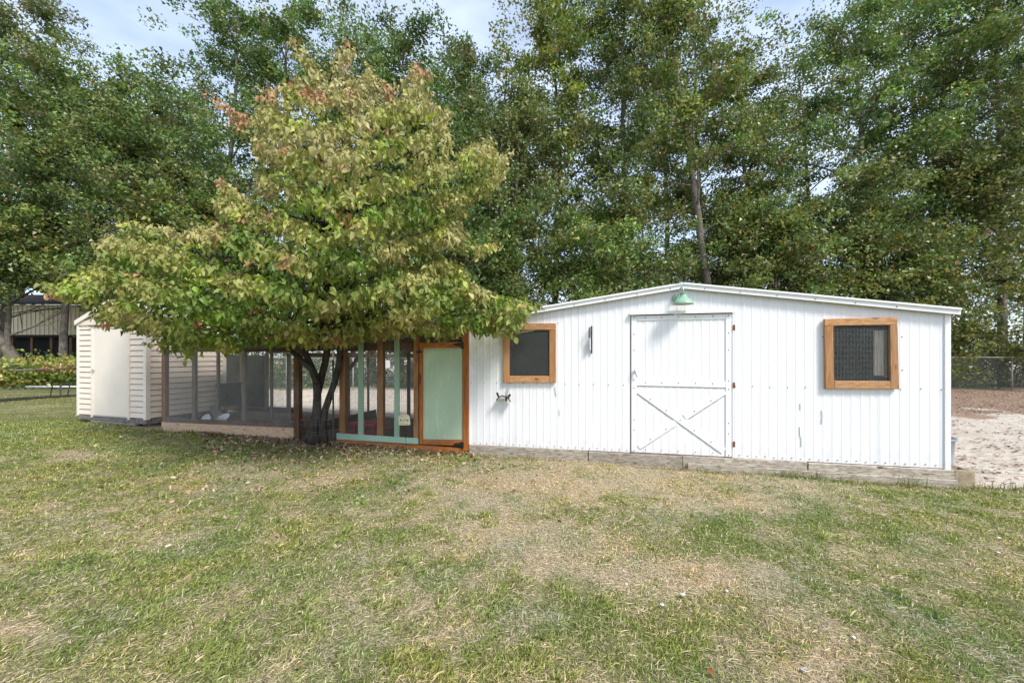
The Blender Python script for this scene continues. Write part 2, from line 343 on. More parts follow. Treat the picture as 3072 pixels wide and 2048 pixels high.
def ground_mat():
    m, t, b = base_mat('lawn_and_sand', .95, .1)
    at = N(t, 'ShaderNodeAttribute', attribute_name='tint'); sp = N(t, 'ShaderNodeSeparateColor'); t.links.new(at.outputs[0], sp.inputs[0])
    P = posn(t); fine = noise(t, P, 60, 6, .75, .6); mid = noise(t, P, 9, 6, .65); stl = noise(t, posn(t, (3, 26, 8), .12), 1.6, 7, .7, .3)
    gr = ramp(t, fine, [(.36, (.03, .035, .012)), (.5, (.12, .135, .04)), (.66, (.28, .28, .10))])
    dr = ramp(t, fine, [(.34, (.10, .075, .05)), (.48, (.32, .25, .16)), (.64, (.66, .56, .39))])
    add = N(t, 'ShaderNodeMath', operation='MULTIPLY_ADD'); t.links.new(mid, add.inputs[0]); add.inputs[1].default_value = 1.1; add.inputs[2].default_value = -.55
    a2 = N(t, 'ShaderNodeMath', operation='ADD', use_clamp=True); t.links.new(sp.outputs[0], a2.inputs[0]); t.links.new(add.outputs[0], a2.inputs[1])
    lawn = mix(t, a2.outputs[0], gr, dr)
    sand = ramp(t, fine, [(.25, (.43, .37, .30)), (.5, (.61, .55, .46)), (.75, (.73, .67, .58))])
    sand = mix(t, ramp(t, stl, [(.52, 0), (.60, .95)]), sand, (.20, .13, .09))
    sand = mix(t, ramp(t, noise(t, P, 1.3, 5, .6), [(.45, 0), (.75, .5)]), sand, (.38, .28, .21))
    lit = ramp(t, noise(t, posn(t, (7, 22, 12)), 2.2, 8, .8, .8), [(.3, (.09, .055, .04)), (.44, (.22, .145, .10)), (.56, (.37, .27, .20)), (.70, (.56, .46, .37))])
    def soft(sock, w):
        r = N(t, 'ShaderNodeMath', operation='MULTIPLY_ADD'); t.links.new(mid, r.inputs[0]); r.inputs[1].default_value = w; r.inputs[2].default_value = -w / 2
        q = N(t, 'ShaderNodeMath', operation='ADD'); t.links.new(sock, q.inputs[0]); t.links.new(r.outputs[0], q.inputs[1])
        return ramp(t, q.outputs[0], [(.38, 0), (.62, 1)])
    c = mix(t, soft(sp.outputs[1], .5), lawn, sand); c = mix(t, soft(sp.outputs[2], .8), c, lit)
    t.links.new(c, b.inputs['Base Color']); bump(t, b, fine, .9, .02); return m
ground = np_mesh('ground', np.stack([GX.ravel(), GY.ravel(), vz.ravel()], -1), fq, ground_mat(), colors=gcol, smooth_=True)
tag(ground, 'patchy lawn running into pale sand and leaf litter behind the sheds', None, kind='structure')

# ------------------------------------------------------------------ white shed
ZB = .2; UP, _ = PL(2050, 849, -.08); ZP = PL(2050, 849, -.08)[1]; UE, ZE = PL(2883, 925.6, -.08); ULE = UP - (UE - UP)
SL = (ZP - ZE) / (UE - UP)
def ztop(u): return ZP - SL * abs(u - UP)
DEPTH = 3.2
shed = thing('metal_shed', 'long white corrugated metal shed with low gable roof, braced door and two wood framed windows', 'shed', W3(LEN / 2, DEPTH / 2, 0))
w1 = [PL(*p) for p in ((1528, 990), (1648, 990), (1648, 1128), (1528, 1128))]
w2 = [PL(*p) for p in ((2498.6, 977), (2667, 977), (2669.8, 1143), (2501, 1142))]
W1 = (w1[0][0], w1[1][0], w1[3][1], w1[0][1]); W2 = (w2[0][0], w2[2][0], w2[2][1], w2[0][1])
D0, D1 = uu(1891), uu(2197); DZ0 = PL(1893, 1357)[1]; DZ1 = PL(1891, 945)[1]
OPEN = [(W1[0] - .02, W1[1] + .02, W1[2] - .02, W1[3] + .02), (W2[0] - .02, W2[1] + .02, W2[2] - .02, W2[3] + .02), (D0, D1, -1, DZ1 + .01)]
PITCH = .1
def prof(u):                                                # rib profile, outward positive
    f = (u / PITCH) % 1.0
    return .0027 * (0 if f < .12 else (f - .12) / .12 if f < .24 else 1 if f < .36 else (.48 - f) / .12 if f < .48 else 0) 
def siding(name, m, parent, ua, ub, zfun, v0, zb=ZB, opens=(), side=-1):
    br = {ua, ub}; k = math.floor(ua / PITCH)
    while k * PITCH < ub:
        for f in (.12, .24, .36, .48, .0):
            x = (k + f) * PITCH
            if ua < x < ub: br.add(x)
        k += 1
    for o in opens:
        for x in o[:2]:
            if ua < x < ub: br.add(x)
    if ua < UP < ub: br.add(UP)
    bs = sorted(br); mb = MB()
    for a, b in zip(bs, bs[1:]):
        if b - a < 1e-5: continue
        mid = (a + b) / 2; spans = [(zb, None)]
        for o in opens:
            if o[0] <= mid <= o[1]:
                spans = [(zb, o[2]), (o[3], None)] if o[2] > zb else [(o[3], None)]
        for z0, z1 in spans:
            za = zfun(a) if z1 is None else z1; zc = zfun(b) if z1 is None else z1
            va = v0 + side * prof(a); vb = v0 + side * prof(b - 1e-6)
            mb.add([W3(a, va, z0), W3(b, vb, z0), W3(b, vb, zc), W3(a, va, za), W3(a, va + .004, z0), W3(b, vb + .004, z0), W3(b, vb + .004, zc), W3(a, va + .004, za)],
                   [(0, 1, 2, 3), (5, 4, 7, 6), (0, 4, 5, 1), (3, 2, 6, 7)])
    return mb.build(name, m, parent)
nseam = 8; seam = [0] + [round(LEN * i / nseam / PITCH) * PITCH for i in range(1, nseam)] + [LEN - .03]
for i in range(nseam):
    a, b = seam[i], seam[i + 1]
    if a < D0 < b: siding('siding_panel', M_white, shed, a, D0, lambda u: ztop(u) - .03, -.0015 * (i % 2), opens=OPEN[:2])
    if D0 <= a + .4 and b <= D1 + .4 and a < D1 and b > D0:
        siding('siding_panel', M_white, shed, max(a, D0), min(b, D1), lambda u: ztop(u) - .03, -.0015 * (i % 2), opens=[OPEN[2]])
    if a < D1 < b: siding('siding_panel', M_white, shed, D1, b, lambda u: ztop(u) - .03, -.0015 * (i % 2), opens=OPEN[:2])
    if not (a < D0 < b) and not (a < D1 < b) and not (a >= D0 and b <= D1): siding('siding_panel', M_white, shed, a, b, lambda u: ztop(u) - .03, -.0015 * (i % 2), opens=OPEN[:2])
board('corner_trim', M_trim, shed, LEN - .055, LEN + .004, -.02, .05, ZB - .012, ztop(LEN) - .05)
board('corner_trim', M_trim, shed, -.002, .018, -.018, .03, ZB, ztop(0) - .05)
for (a, b) in ((-.002, .0),):
    pass
board('side_wall', M_white, shed, LEN - .03, LEN, .052, DEPTH, ZB - .01, ztop(LEN) - .03)
board('side_wall', M_white, shed, 0, .03, .035, DEPTH, ZB - .01, ztop(0) - .03)
mb = MB(); mb.add([W3(0, DEPTH, 0), W3(LEN, DEPTH, 0), W3(LEN, DEPTH, ztop(LEN) - .03), W3(UP, DEPTH, ZP - .03), W3(0, DEPTH, ztop(0) - .03)] + [W3(0, DEPTH - .03, 0), W3(LEN, DEPTH - .03, 0), W3(LEN, DEPTH - .03, ztop(LEN) - .03), W3(UP, DEPTH - .03, ZP - .03), W3(0, DEPTH - .03, ztop(0) - .03)],
              [(0, 1, 2, 3, 4), (9, 8, 7, 6, 5), (0, 5, 6, 1), (1, 6, 7, 2), (2, 7, 8, 3), (3, 8, 9, 4), (4, 9, 5, 0)]); mb.build('back_wall', M_wallin, shed)
board('floor_deck', M_wallin, shed, .03, LEN - .03, .02, DEPTH - .03, ZB - .05, ZB - .01)
# interior lining so the inside is timber, not white steel
board('inner_lining', M_wallin, shed, LEN - .05, LEN - .031, .06, DEPTH - .05, ZB, ztop(LEN) - .06)
board('inner_lining', M_wallin, shed, .031, .05, .06, DEPTH - .05, ZB, ztop(0) - .06)
for s in (0, 1):
    a, b = (ULE, UP) if s == 0 else (UP, UE)
    board('roof_sheet', M_trim, shed, a, b, -.085, DEPTH + .1, ztop(a), ztop(a) + .008, ztop(b), ztop(b) + .008, 0)
    board('fascia', M_trim, shed, a, b - (.0015 if s == 0 else 0), -.08, -.068, ztop(a) - .070, ztop(a) - .002, ztop(b) - .070, ztop(b) - .002, .001)
    board('fascia_lip', M_trim, shed, a, b - (.0015 if s == 0 else 0), -.098, -.0805, ztop(a) - .018, ztop(a) + .006, ztop(b) - .018, ztop(b) + .006, .003)
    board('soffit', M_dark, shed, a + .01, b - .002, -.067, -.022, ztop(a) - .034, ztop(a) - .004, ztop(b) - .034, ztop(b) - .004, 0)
    board('rafter', M_wallin, shed, a + .2, b - .01, .03, .07, ztop(a + .2) - .13, ztop(a + .2) - .04, ztop(b) - .13, ztop(b) - .04, 0)
mb = MB(); mb.tube([W3(UP - .10, -.1, ZP - .005), W3(UP - .05, -.11, ZP + .022), W3(UP + .0, -.1, ZP + .012), W3(UP + .03, -.1, ZP + .026), W3(UP + .12, -.1, ZP + .008)], [.004, .007, .005, .007, .003], 6); mb.build('ridge_flashing', M_screw, shed)
# base timbers, uneven, joints where the photo has them
tj = [uu(1408), uu(1765), uu(2046), uu(2420), uu(2868, -.05)]
for i in range(4):
    a, b = tj[i] + .003, tj[i + 1] - .003; za = ZB - .004 - .006 * (i % 2)
    ga = min(g1(*W3(a, -.1, 0)[:2]), g1(*W3(b, -.1, 0)[:2])) - .06
    board('base_timber', M_gray_h, shed, a, b, -.03 - .012 * (i % 2), .06, ga, za, ga, za + .002, .006)
board('base_timber', M_gray_h, shed, uu(2060), uu(2440), -.075, -.048, -.04, .115, -.05, .10, .005)
board('base_timber', M_gray_h, shed, uu(2443), uu(2872, -.06), -.07, -.046, -.05, .09, -.06, .085, .005)
# screws
def screws(parent, pts, v=-.005, r=.007, name='screws'):
    mb = MB()
    for (u, z) in pts: mb.lathe(W3(u, v, z), [(0, .007), (r * .8, .006), (r, 0)], 6, axis=(-V2[0], -V2[1], 0))
    o = mb.build(name, M_screw, parent); tag(o, kind='stuff'); return o
pts = []
zr = PL(2300, 1160)[1]
for k in range(-1, int(LEN / .2) + 2):
    u = k * .2 + .03
    if 0.02 < u < LEN - .02 and not (D0 - .03 < u < D1 + .03): pts.append((u, zr + random.uniform(-.006, .006)))
for k in range(int(LEN / .1)):
    u = k * .1 + .075
    if not (D0 - .03 < u < D1 + .03): pts.append((u, ZB + .03 + random.uniform(-.006, .006)))
for (a, b) in ((1510, 1147), (1675, 969), (2468, 1010), (2705, 1010), (2706, 1110), (1410, 1120)): pts.append(PL(a, b))
screws(shed, pts)
fp = [(ULE + .3 + k * .42, ztop(ULE + .3 + k * .42) - .045) for k in range(int((UE - ULE - .3) / .42))]
screws(shed, fp, -.081, .007, 'fascia_screws')
# faint dents / creases in the steel
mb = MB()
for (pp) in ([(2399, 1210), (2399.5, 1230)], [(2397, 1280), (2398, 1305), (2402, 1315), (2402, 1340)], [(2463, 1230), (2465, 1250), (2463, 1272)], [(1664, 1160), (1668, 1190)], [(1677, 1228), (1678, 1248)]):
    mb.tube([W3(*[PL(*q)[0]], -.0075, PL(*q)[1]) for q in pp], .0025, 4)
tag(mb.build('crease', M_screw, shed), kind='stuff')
# windows
def window(outer, inner, label):
    """outer, inner: four pixel corners TL TR BR BL"""
    o = [PL(*p, -.04) for p in outer]; i = [PL(*p, -.04) for p in inner]
    fr = obj('window', [W3(i[3][0] - .01, .02, i[3][1] - .01), W3(i[2][0] + .01, .02, i[2][1] - .01), W3(i[2][0] + .01, .03, i[2][1] - .01), W3(i[3][0] - .01, .03, i[3][1] - .01)] +
              [W3(i[3][0] - .01, .02, i[3][1]), W3(i[2][0] + .01, .02, i[2][1]), W3(i[2][0] + .01, .03, i[2][1]), W3(i[3][0] - .01, .03, i[3][1])], BOXF, M_cedar_h, shed)
    fr['label'] = label
    def fb(q, m):
        obj('frame_board', [W3(x, -.055, z) for x, z in q] + [W3(x, -.014, z) for x, z in q], [(0, 1, 2, 3), (7, 6, 5, 4), (0, 4, 5, 1), (1, 5, 6, 2), (2, 6, 7, 3), (3, 7, 4, 0)], m, fr, bevel=.004)
    g = .0015
    tl, tr, br_, bl = o; a, b, c, d = i
    fb([(tl[0], a[1] + g), (tr[0], b[1] + g), (tr[0], tr[1]), (tl[0], tl[1])], M_cedar_h)
    fb([(bl[0], bl[1]), (d[0] - g, bl[1] + .002), (a[0] - g, a[1] - g), (tl[0], a[1] - g)], M_cedar_v)
    fb([(c[0] + g, br_[1] + .002), (br_[0], br_[1]), (tr[0], b[1] - g), (b[0] + g, b[1] - g)], M_cedar_v)
    fb([(d[0], bl[1] + .003), (c[0], br_[1] + .003), (c[0], c[1]), (d[0], d[1])], M_cedar_h)
    mb = MB(); u0, u1, z0, z1 = d[0], b[0] + .005, c[1], a[1]; w = .0012; p = .0150
    k = u0
    while k < u1: mb.bar(W3(k, -.03, z0), W3(k, -.03, z1), w); k += p
    k = z0
    while k < z1: mb.bar(W3(u0, -.0312, k), W3(u1, -.0312, k), w); k += p
    tag(mb.build('wire_screen', M_link, fr), kind='stuff')
    return o, i
window([(1510.5, 969.5), (1667.5, 969.5), (1667.5, 1147.4), (1510.5, 1147.4)], [(1528.3, 990), (1647.7, 990), (1647.7, 1127.6), (1528.3, 1127.6)], 'screened window nearer the dogwood')
window([(2472.4, 956.5), (2690.7, 951.2), (2695.7, 1166.9), (2475.6, 1165.4)], [(2498.6, 977), (2667, 975), (2669.8, 1143), (2501, 1142)], 'larger screened window by the right corner, slightly out of square')
# boards standing inside the right window
q = [PL(2624, 1126, .05), PL(2652, 1132, .05)]
board('inside_board', wood('inside_board_pale', (.75, .64, .54), (.62, .52, .43), (.34, .27, .21), True, .2), shed, q[0][0], q[1][0], .05, .08, q[0][1], PL(2624, 991, .05)[1])
board('inside_board', wood('inside_board_mossy', (.22, .22, .13), (.16, .15, .09), (.07, .06, .04), True, .2), shed, q[1][0] + .004, q[1][0] + .05, .05, .09, q[0][1] - .02, PL(2652, 990, .05)[1])
# door
door = obj('door', slab(D0 + .012, D1 - .012, .004, .02, DZ0 + .01, DZ1 - .01), BOXF, M_wallin, shed)
siding('door_sheet', M_white, door, D0 + .012, D1 - .012, lambda u: DZ1 - .01, -.006, DZ0 + .012)
SV0, SV1 = -.0175, -.0125
def strip(name, p, q, wd, v0=SV0, v1=SV1, parent=door):
    """flat steel strip between two (u,z) points"""
    p = np.array(p); q = np.array(q); d = (q - p) / np.linalg.norm(q - p); n = np.array([-d[1], d[0]]) * wd / 2
    c = [p - n, q - n, q + n, p + n]
    return obj(name, [W3(x, v0, z) for x, z in c] + [W3(x, v1, z) for x, z in c], [(0, 1, 2, 3), (7, 6, 5, 4), (0, 4, 5, 1), (1, 5, 6, 2), (2, 6, 7, 3), (3, 7, 4, 0)], M_trim, parent, bevel=.0015)
sw = .072; uL, uR = D0 + .012 + sw / 2, D1 - .012 - sw / 2
zt = DZ1 - .012; zb_ = DZ0 + .014; zm = PL(1960, 1150)[1]
strip('stile', (uL, zb_), (uL, zt), sw); strip('stile', (uR, zb_), (uR, zt), sw)
strip('rail', (uL + sw / 2 + .002, zt - .035), (uR - sw / 2 - .002, zt - .035), .066)
strip('rail', (uL + sw / 2 + .002, zm + .01), (uR - sw / 2 - .002, zm - .0), .08)
strip('brace', (uL + sw / 2 + .01, zm - .085), (uR - sw / 2 - .02, zb_ + .07), .085, -.0165, -.0122)
mid = ((uL + uR) / 2 + .0, (zm - .085 + zb_ + .07) / 2)
strip('brace', (uR - sw / 2 - .01, zm - .085), (mid[0] + .055, mid[1] + .035), .085, -.0165, -.0122)
strip('brace', (mid[0] - .055, mid[1] - .035), (uL + sw / 2 + .02, zb_ + .075), .085, -.0165, -.0122)
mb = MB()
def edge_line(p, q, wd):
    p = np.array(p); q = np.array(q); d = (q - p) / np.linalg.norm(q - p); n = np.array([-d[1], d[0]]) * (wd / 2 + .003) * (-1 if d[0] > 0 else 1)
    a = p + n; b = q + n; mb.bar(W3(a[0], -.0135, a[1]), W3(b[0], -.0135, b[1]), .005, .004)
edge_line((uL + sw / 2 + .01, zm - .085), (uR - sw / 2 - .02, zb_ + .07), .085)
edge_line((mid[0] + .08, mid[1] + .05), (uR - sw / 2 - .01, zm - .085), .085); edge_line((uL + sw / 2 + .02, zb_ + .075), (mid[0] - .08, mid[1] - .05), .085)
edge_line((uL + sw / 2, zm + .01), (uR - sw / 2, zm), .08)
mb.build('brace_shade_line', plain('edge_shade', (.22, .21, .20), .9), door)  # dark bars painted as shadow lines under the brace and rail edges
dp = []
for k in range(5):
    u = uL + (uR - uL) * (k + .7) / 5.6; dp += [(u, zt - .03), (u, zm + .012), (u, zb_ + .04)]
for z in (zt - .02, zt - .25, zm + .45, zm + .05, zm - .06, zm - .5, zb_ + .3, zb_ + .02): dp += [(uL, z), (uR, z)]
for t_ in (.18, .35, .5, .65, .82): dp += [(uL + (uR - uL) * t_, zm - .06 + (zb_ + .09 - zm) * t_), (uR - (uR - uL) * t_, zm - .06 + (zb_ + .09 - zm) * t_)]
screws(door, dp, -.0178, .0075)
for py in (983, 1155, 1331):
    u, z = PL(2200, py); h = obj('hinge', slab(u - .012, u + .014, -.03, -.018, z - .036, z + .036), BOXF, M_rust, door, bevel=.002)
u, z = PL(1905.9, 1114.6); mb = MB(); mb.lathe(W3(u - .003, -.031, z + .01), [(0, .012), (.016, .01), (.018, 0)], 12, (-V2[0], -V2[1], 0)); mb.tube([W3(u, -.045, z + .05), W3(u - .01, -.052, z + .012), W3(u + .016, -.055, z - .07)], [.006, .009, .006], 8)
mb.build('latch', M_galv, door, True)
u0 = uu(1889); u1 = uu(2203)
cap = board('drip_cap', plain('mossy_cap', (.42, .45, .38), .7, 0, .4, 9), shed, u0, u1, -.055, -.012, DZ1 + .012, DZ1 + .034, None, None, .003)
board('drip_cap_edge', M_trim, shed, u0, u1, -.060, -.0555, DZ1 - .002, DZ1 + .030, None, None, .001)
# dirt halo under the lamp and cap is real grime: handled by material; straw hanging under the door
board('threshold', M_dark_h, shed, D0 + .01, D1 - .01, -.02, .02, DZ0 - .02, DZ0 + .004)

# lamp
lu, lz = PL(2050, 912, -.17)
lamp = thing('barn_lamp', 'mint green gooseneck barn lamp above the shed door', 'lamp', W3(lu, -.17, lz))
mb = MB(); R = .13
mb.lathe(W3(lu, -.17, lz), [(R, 0), (R * .985, .012), (R * .9, .03), (R * .72, .052), (R * .5, .072), (R * .46, .075), (R * .38, .098), (R * .3, .105), (R * .3, .135), (R * .34, .138), (R * .34, .146), (R * .18, .15), (0, .152)], 32)
mb.build('lamp_shade', M_lamp, lamp, True)
mb = MB(); mb.lathe(W3(lu, -.17, lz + .002), [(R * .96, 0), (R * .86, .028), (R * .45, .066), (0, .07)], 32); mb.build('shade_lining', M_lampin, lamp, True)
mb = MB(); mb.lathe(W3(lu, -.17, lz + .012), [(0, 0), (.022, .006), (.03, .025), (.018, .055), (0, .056)], 16); mb.build('bulb', M_bulb, lamp, True)
mb = MB(); mb.tube([W3(lu, -.17, lz + .15), W3(lu, -.17, lz + .19), W3(lu - .004, -.155, lz + .22), W3(lu - .012, -.12, lz + .235), W3(lu - .02, -.09, lz + .22), W3(lu - .03, -.082, lz + .18), W3(lu - .045, -.07, lz + .13), W3(lu - .06, -.045, lz + .11), W3(lu - .07, -.03, lz + .11)], .0085, 10); mb.build('gooseneck', M_galv, lamp, True)
mb = MB(); mb.lathe(W3(lu - .07, -.014, lz + .10), [(.045, 0), (.045, .014), (.03, .02), (0, .02)], 20, (-V2[0], -V2[1], 0)); mb.build('wall_plate', M_lamp, lamp, True)
# hose hanger
hu, hz = PL(1511, 1183, -.03)
hang = thing('hose_hanger', 'dark green metal hose hanger on the white shed wall below the smaller window', 'hose hanger', W3(hu, -.02, hz))
Mh = plain('hanger_green', (.05, .055, .045), .45, .2)
def pxw(px, py, v): u_, z_ = PL(px, py, v); return Vector(W3(u_, v, z_))
mb = MB()
arc = [(1489, 1199), (1496, 1191), (1504, 1186), (1511, 1186.5), (1518, 1190), (1525, 1194), (1532, 1204)]
for a, b in zip(arc, arc[1:]):
    p = pxw(*a, -.03); q = pxw(*b, -.03); p2 = pxw(*a, -.13); q2 = pxw(*b, -.13)
    mb.add([p, q, q2, p2] + [x - Vector((0, 0, .004)) for x in (p, q, q2, p2)], BOXF)
mb.tube([pxw(a, b + 1.2, -.135) for a, b in arc], .0085, 8); mb.tube([pxw(a, b, -.03) for a, b in arc], .004, 6); mb.build('saddle', Mh, hang)
for (a, b) in (((1496.5, 1191), (1490.5, 1177)), ((1524, 1193), (1531, 1182))):
    p = pxw(*a, -.13); q = pxw(*b, -.14); bar('prong', Mh, hang, p, q, .03, .005, (V2[0], V2[1], 0), .001)
mb = MB()
mb.bar(pxw(1520.5, 1186, -.022), pxw(1520.5, 1167, -.022), .006, .003); mb.bar(pxw(1523.3, 1186, -.022), pxw(1523.3, 1167, -.022), .006, .003)
for y in (1167, 1174.5, 1185): mb.bar(pxw(1519.2, y, -.0225), pxw(1524.6, y, -.0225), .006, .003, (V2[0], V2[1], 0))
mb.bar(pxw(1518.5, 1203, -.03), pxw(1519.5, 1187, -.025), .028, .004, (V2[0], V2[1], 0)); mb.build('mount_strap', Mh, hang)
# narrow bracket seen edge-on
bu, bz = PL(1772, 1018, -.05)
br = thing('wall_bracket', 'narrow black upright bracket with a white strip, fixed to the wall between window and door', 'bracket', W3(bu, -.05, bz))
z_t, z_b = PL(1772, 977, -.05)[1], PL(1772, 1060, -.05)[1]
bar('back_bar', M_black, br, W3(bu + .012, -.025, z_b), W3(bu + .012, -.025, z_t), .018, .02, (V2[0], V2[1], 0), .001)
mb = MB()
for k in range(5): mb.bar(W3(bu + .008, -.03, z_t - .02 - k * .03), W3(bu - .02, -.09 , z_t - .03 - k * .028), .006, .006)
mb.bar(W3(bu - .02, -.09, z_t - .02), W3(bu - .02, -.09, z_t - .15), .008); mb.bar(W3(bu - .02, -.09, z_t - .15), W3(bu + .01, -.03, z_t - .2), .008); mb.build('scroll_arm', M_black, br)
bar('white_strip', M_dish, br, W3(bu - .006, -.055, z_b + .05), W3(bu - .006, -.055, z_t - .17), .014, .05, (V2[0], V2[1], 0), .001)

# cinder blocks and bin beside the shed
def cinder(name, label, c, ang, z0):
    t_ = thing(name, label, 'cinder block', (c[0], c[1], z0), 'concrete blocks at the shed corner')
    a = Vector((math.cos(ang), math.sin(ang), 0)); b = Vector((-math.sin(ang), math.cos(ang), 0)); C0 = Vector((c[0], c[1], z0)); up = Vector((0, 0, 1))
    mb = MB()                                              # w .19 (a) x l .39 (b) x h .19, two cells open at the top
    def bx(a0, a1, b0, b1): mb.box([C0 + a * x + b * y + up * z for z in (0, .19) for x, y in ((a0, b0), (a1, b0), (a1, b1), (a0, b1))])
    bx(-.095, -.065, -.165, .165); bx(.065, .095, -.165, .165)
    for y in (-.195, -.014, .167): bx(-.0645, .0645, y, y + .028)
    for s in (-1, 1):
        for x in (-.095, .058): bx(x, x + .037, s * .18 - .0148, s * .18 + .0148)
    mb.build('block_body', M_block, t_, bevel=.0015)
    return t_
bd = 1.31 * F / 337; bc = gpt(2901, bd); vang = math.atan2(V2[1], V2[0]) - math.pi / 2
cp = bc + V2 * .22
cinder('cinder_block', 'tan hollow concrete block lying at the front right corner of the white shed', cp, vang, -.015)
cb = gpt(2851, 5.25); binr = .2
bcx, bcy = gpt(2792, 5.6)
fb = thing('feed_bin', 'grey blue round plastic tub half hidden behind the shed corner', 'tub', (bcx, bcy, g1(bcx, bcy)))
mb = MB(); z0 = 0.0
mb.lathe((bcx, bcy, z0), [(.0, .01), (.20, .0), (.225, .04), (.215, .08), (.235, .36), (.26, .38), (.262, .40), (.25, .402), (.235, .39), (.21, .06), (0, .05)], 32); mb.build('tub_body', M_bluebin, fb, True)

# ------------------------------------------------------------------ entry pen (mint and orange section)
pen = thing('screened_pen', 'screened pen of mint and orange boards with a mint door beside the white shed', 'pen', W3(-1.15, 0, .12))
def vboard(name, m, parent, px0, px1, pyt, pyb, v0=-.045, th=.04, bev=.003):
    a, b = uu(px0, v0), uu(px1, v0); cx = (px0 + px1) / 2
    return board(name, m, parent, a, b, v0, v0 + th, PL(cx, pyb, v0)[1], PL(cx, pyt, v0)[1], None, None, bev)
def hboard(name, m, parent, p00, p01, p10, p11, v0=-.045, th=.04, bev=.003):
    """(px,py) top-left, bottom-left, top-right, bottom-right"""
    a = PL(*p00, v0); b = PL(*p01, v0); c = PL(*p10, v0); d = PL(*p11, v0)
    return board(name, m, parent, a[0], c[0], v0, v0 + th, b[1], a[1], d[1], c[1], bev)
hboard('sill_board', M_orange_h, pen, (1009, 1317), (1009, 1334), (1392, 1344), (1392, 1362), -.045, .05)
hboard('bottom_board', M_mint_h, pen, (1009, 1298.7), (1009, 1317), (1253.5, 1314.5), (1253.5, 1332), -.072, .026)
vboard('post', M_brown_v, pen, 1018, 1034.5, 1000, 1299, -.02, .085)
vboard('stud', M_mint_v, pen, 1073.5, 1089, 1008, 1306, -.05, .03)
vboard('post', M_brown_v, pen, 1131, 1148, 985, 1309, -.02, .085)
vboard('stud', M_mint_v, pen, 1182, 1197, 985, 1312, -.05, .03)
vboard('post', M_brown_v, pen, 1240, 1255, 975, 1330, -.045, .085)
vboard('post', M_orange_v, pen, 1387, 1404.5, 960, 1352, -.05, .09)
hboard('top_rail', M_rust_v, pen, (1035, 1034), (1035, 1054), (1130.5, 1030), (1130.5, 1051), .0, .04)
hboard('top_rail', M_rust_v, pen, (1148.5, 1030), (1148.5, 1051), (1239.5, 1027), (1239.5, 1049), .0, .04)
# door
pd = vboard('door', M_mintpanel, pen, 1266.5, 1387, 1040, 1320, -.038, .012); pd['label'] = 'mint green panelled door in an orange frame'
vboard('stile', M_orange_v, pd, 1257.5, 1268, 1028, 1332, -.062, .023)
hboard('rail', M_orange_h, pd, (1268.5, 1028.5), (1268.5, 1044), (1386, 1025), (1386, 1043), -.062, .023)
hboard('rail', M_orange_h, pd, (1268.5, 1317.5), (1268.5, 1332.5), (1386, 1319), (1386, 1337), -.062, .023)
def strap(px, py, flip):
    v0 = -.070
    p = [PL(x, y, v0) for x, y in ((px, py - 3), (px, py + 1.5), (px + 22, py + 5), (px + 22, py - 7))]
    obj('strap_hinge', [W3(x, v0, z) for x, z in p] + [W3(x, v0 + .006, z) for x, z in p], [(0, 1, 2, 3), (7, 6, 5, 4), (0, 4, 5, 1), (1, 5, 6, 2), (2, 6, 7, 3), (3, 7, 4, 0)], M_black, pd, bevel=.001)
    a, z = PL(px + 26, py + 2, v0); board('hinge_plate', M_black, pd, a - .018, a + .018, v0 - .006, v0 + .012, z - .05, z + .05)
strap(1361, 1034, 0); strap(1361, 1333, 1)
a, z = PL(1258, 1055, -.07); mb = MB(); mb.bar(W3(a - .06, -.07, z), W3(a + .05, -.07, z), .012); mb.box(slab(a - .02, a + .025, -.078, -.063, z - .022, z + .022)); mb.bar(W3(a - .05, -.07, z + .012), W3(a - .05, -.07, z - .02), .008); mb.build('bolt_latch', M_black, pd)
mb = MB()
for k in range(6):
    u_, z_ = PL(1260 + (k % 2) * 1.5, 1122 + k * 5.5, -.068); mb.lathe(W3(u_, -.068, z_), [(.011, -.003), (.014, 0), (.011, .003), (.008, 0), (.011, -.003)], 10, (-V2[0] + .5 * (k % 2), -V2[1], .2))
mb.build('chain', M_black, pd)
# roof of corrugated tin over the pen, falling to the left
ua, ub = uu(1000), -.015; za, zc = 1.73, 2.02
mb = MB(); n = 46; PDP = 2.5
for k in range(n):
    v0 = -.12 + k * (PDP + .12) / n; v1 = -.12 + (k + 1) * (PDP + .12) / n; r0 = .012 * math.sin(k * math.pi / 2); r1 = .012 * math.sin((k + 1) * math.pi / 2)
    mb.add([W3(ua, v0, za + r0 - v0 * .03), W3(ub, v0, zc + r0 - v0 * .03), W3(ub, v1, zc + r1 - v1 * .03), W3(ua, v1, za + r1 - v1 * .03)], [(0, 1, 2, 3)])
mb.build('roof_sheet', M_tin, pen)
for k in range(5):
    v0 = .0 + k * .55; board('purlin', M_gray_h, pen, ua + .03, ub - .01, v0 + .06, v0 + .1, za - .07 - v0 * .03, za - .018 - v0 * .03, zc - .07 - v0 * .03, zc - .018 - v0 * .03, 0)
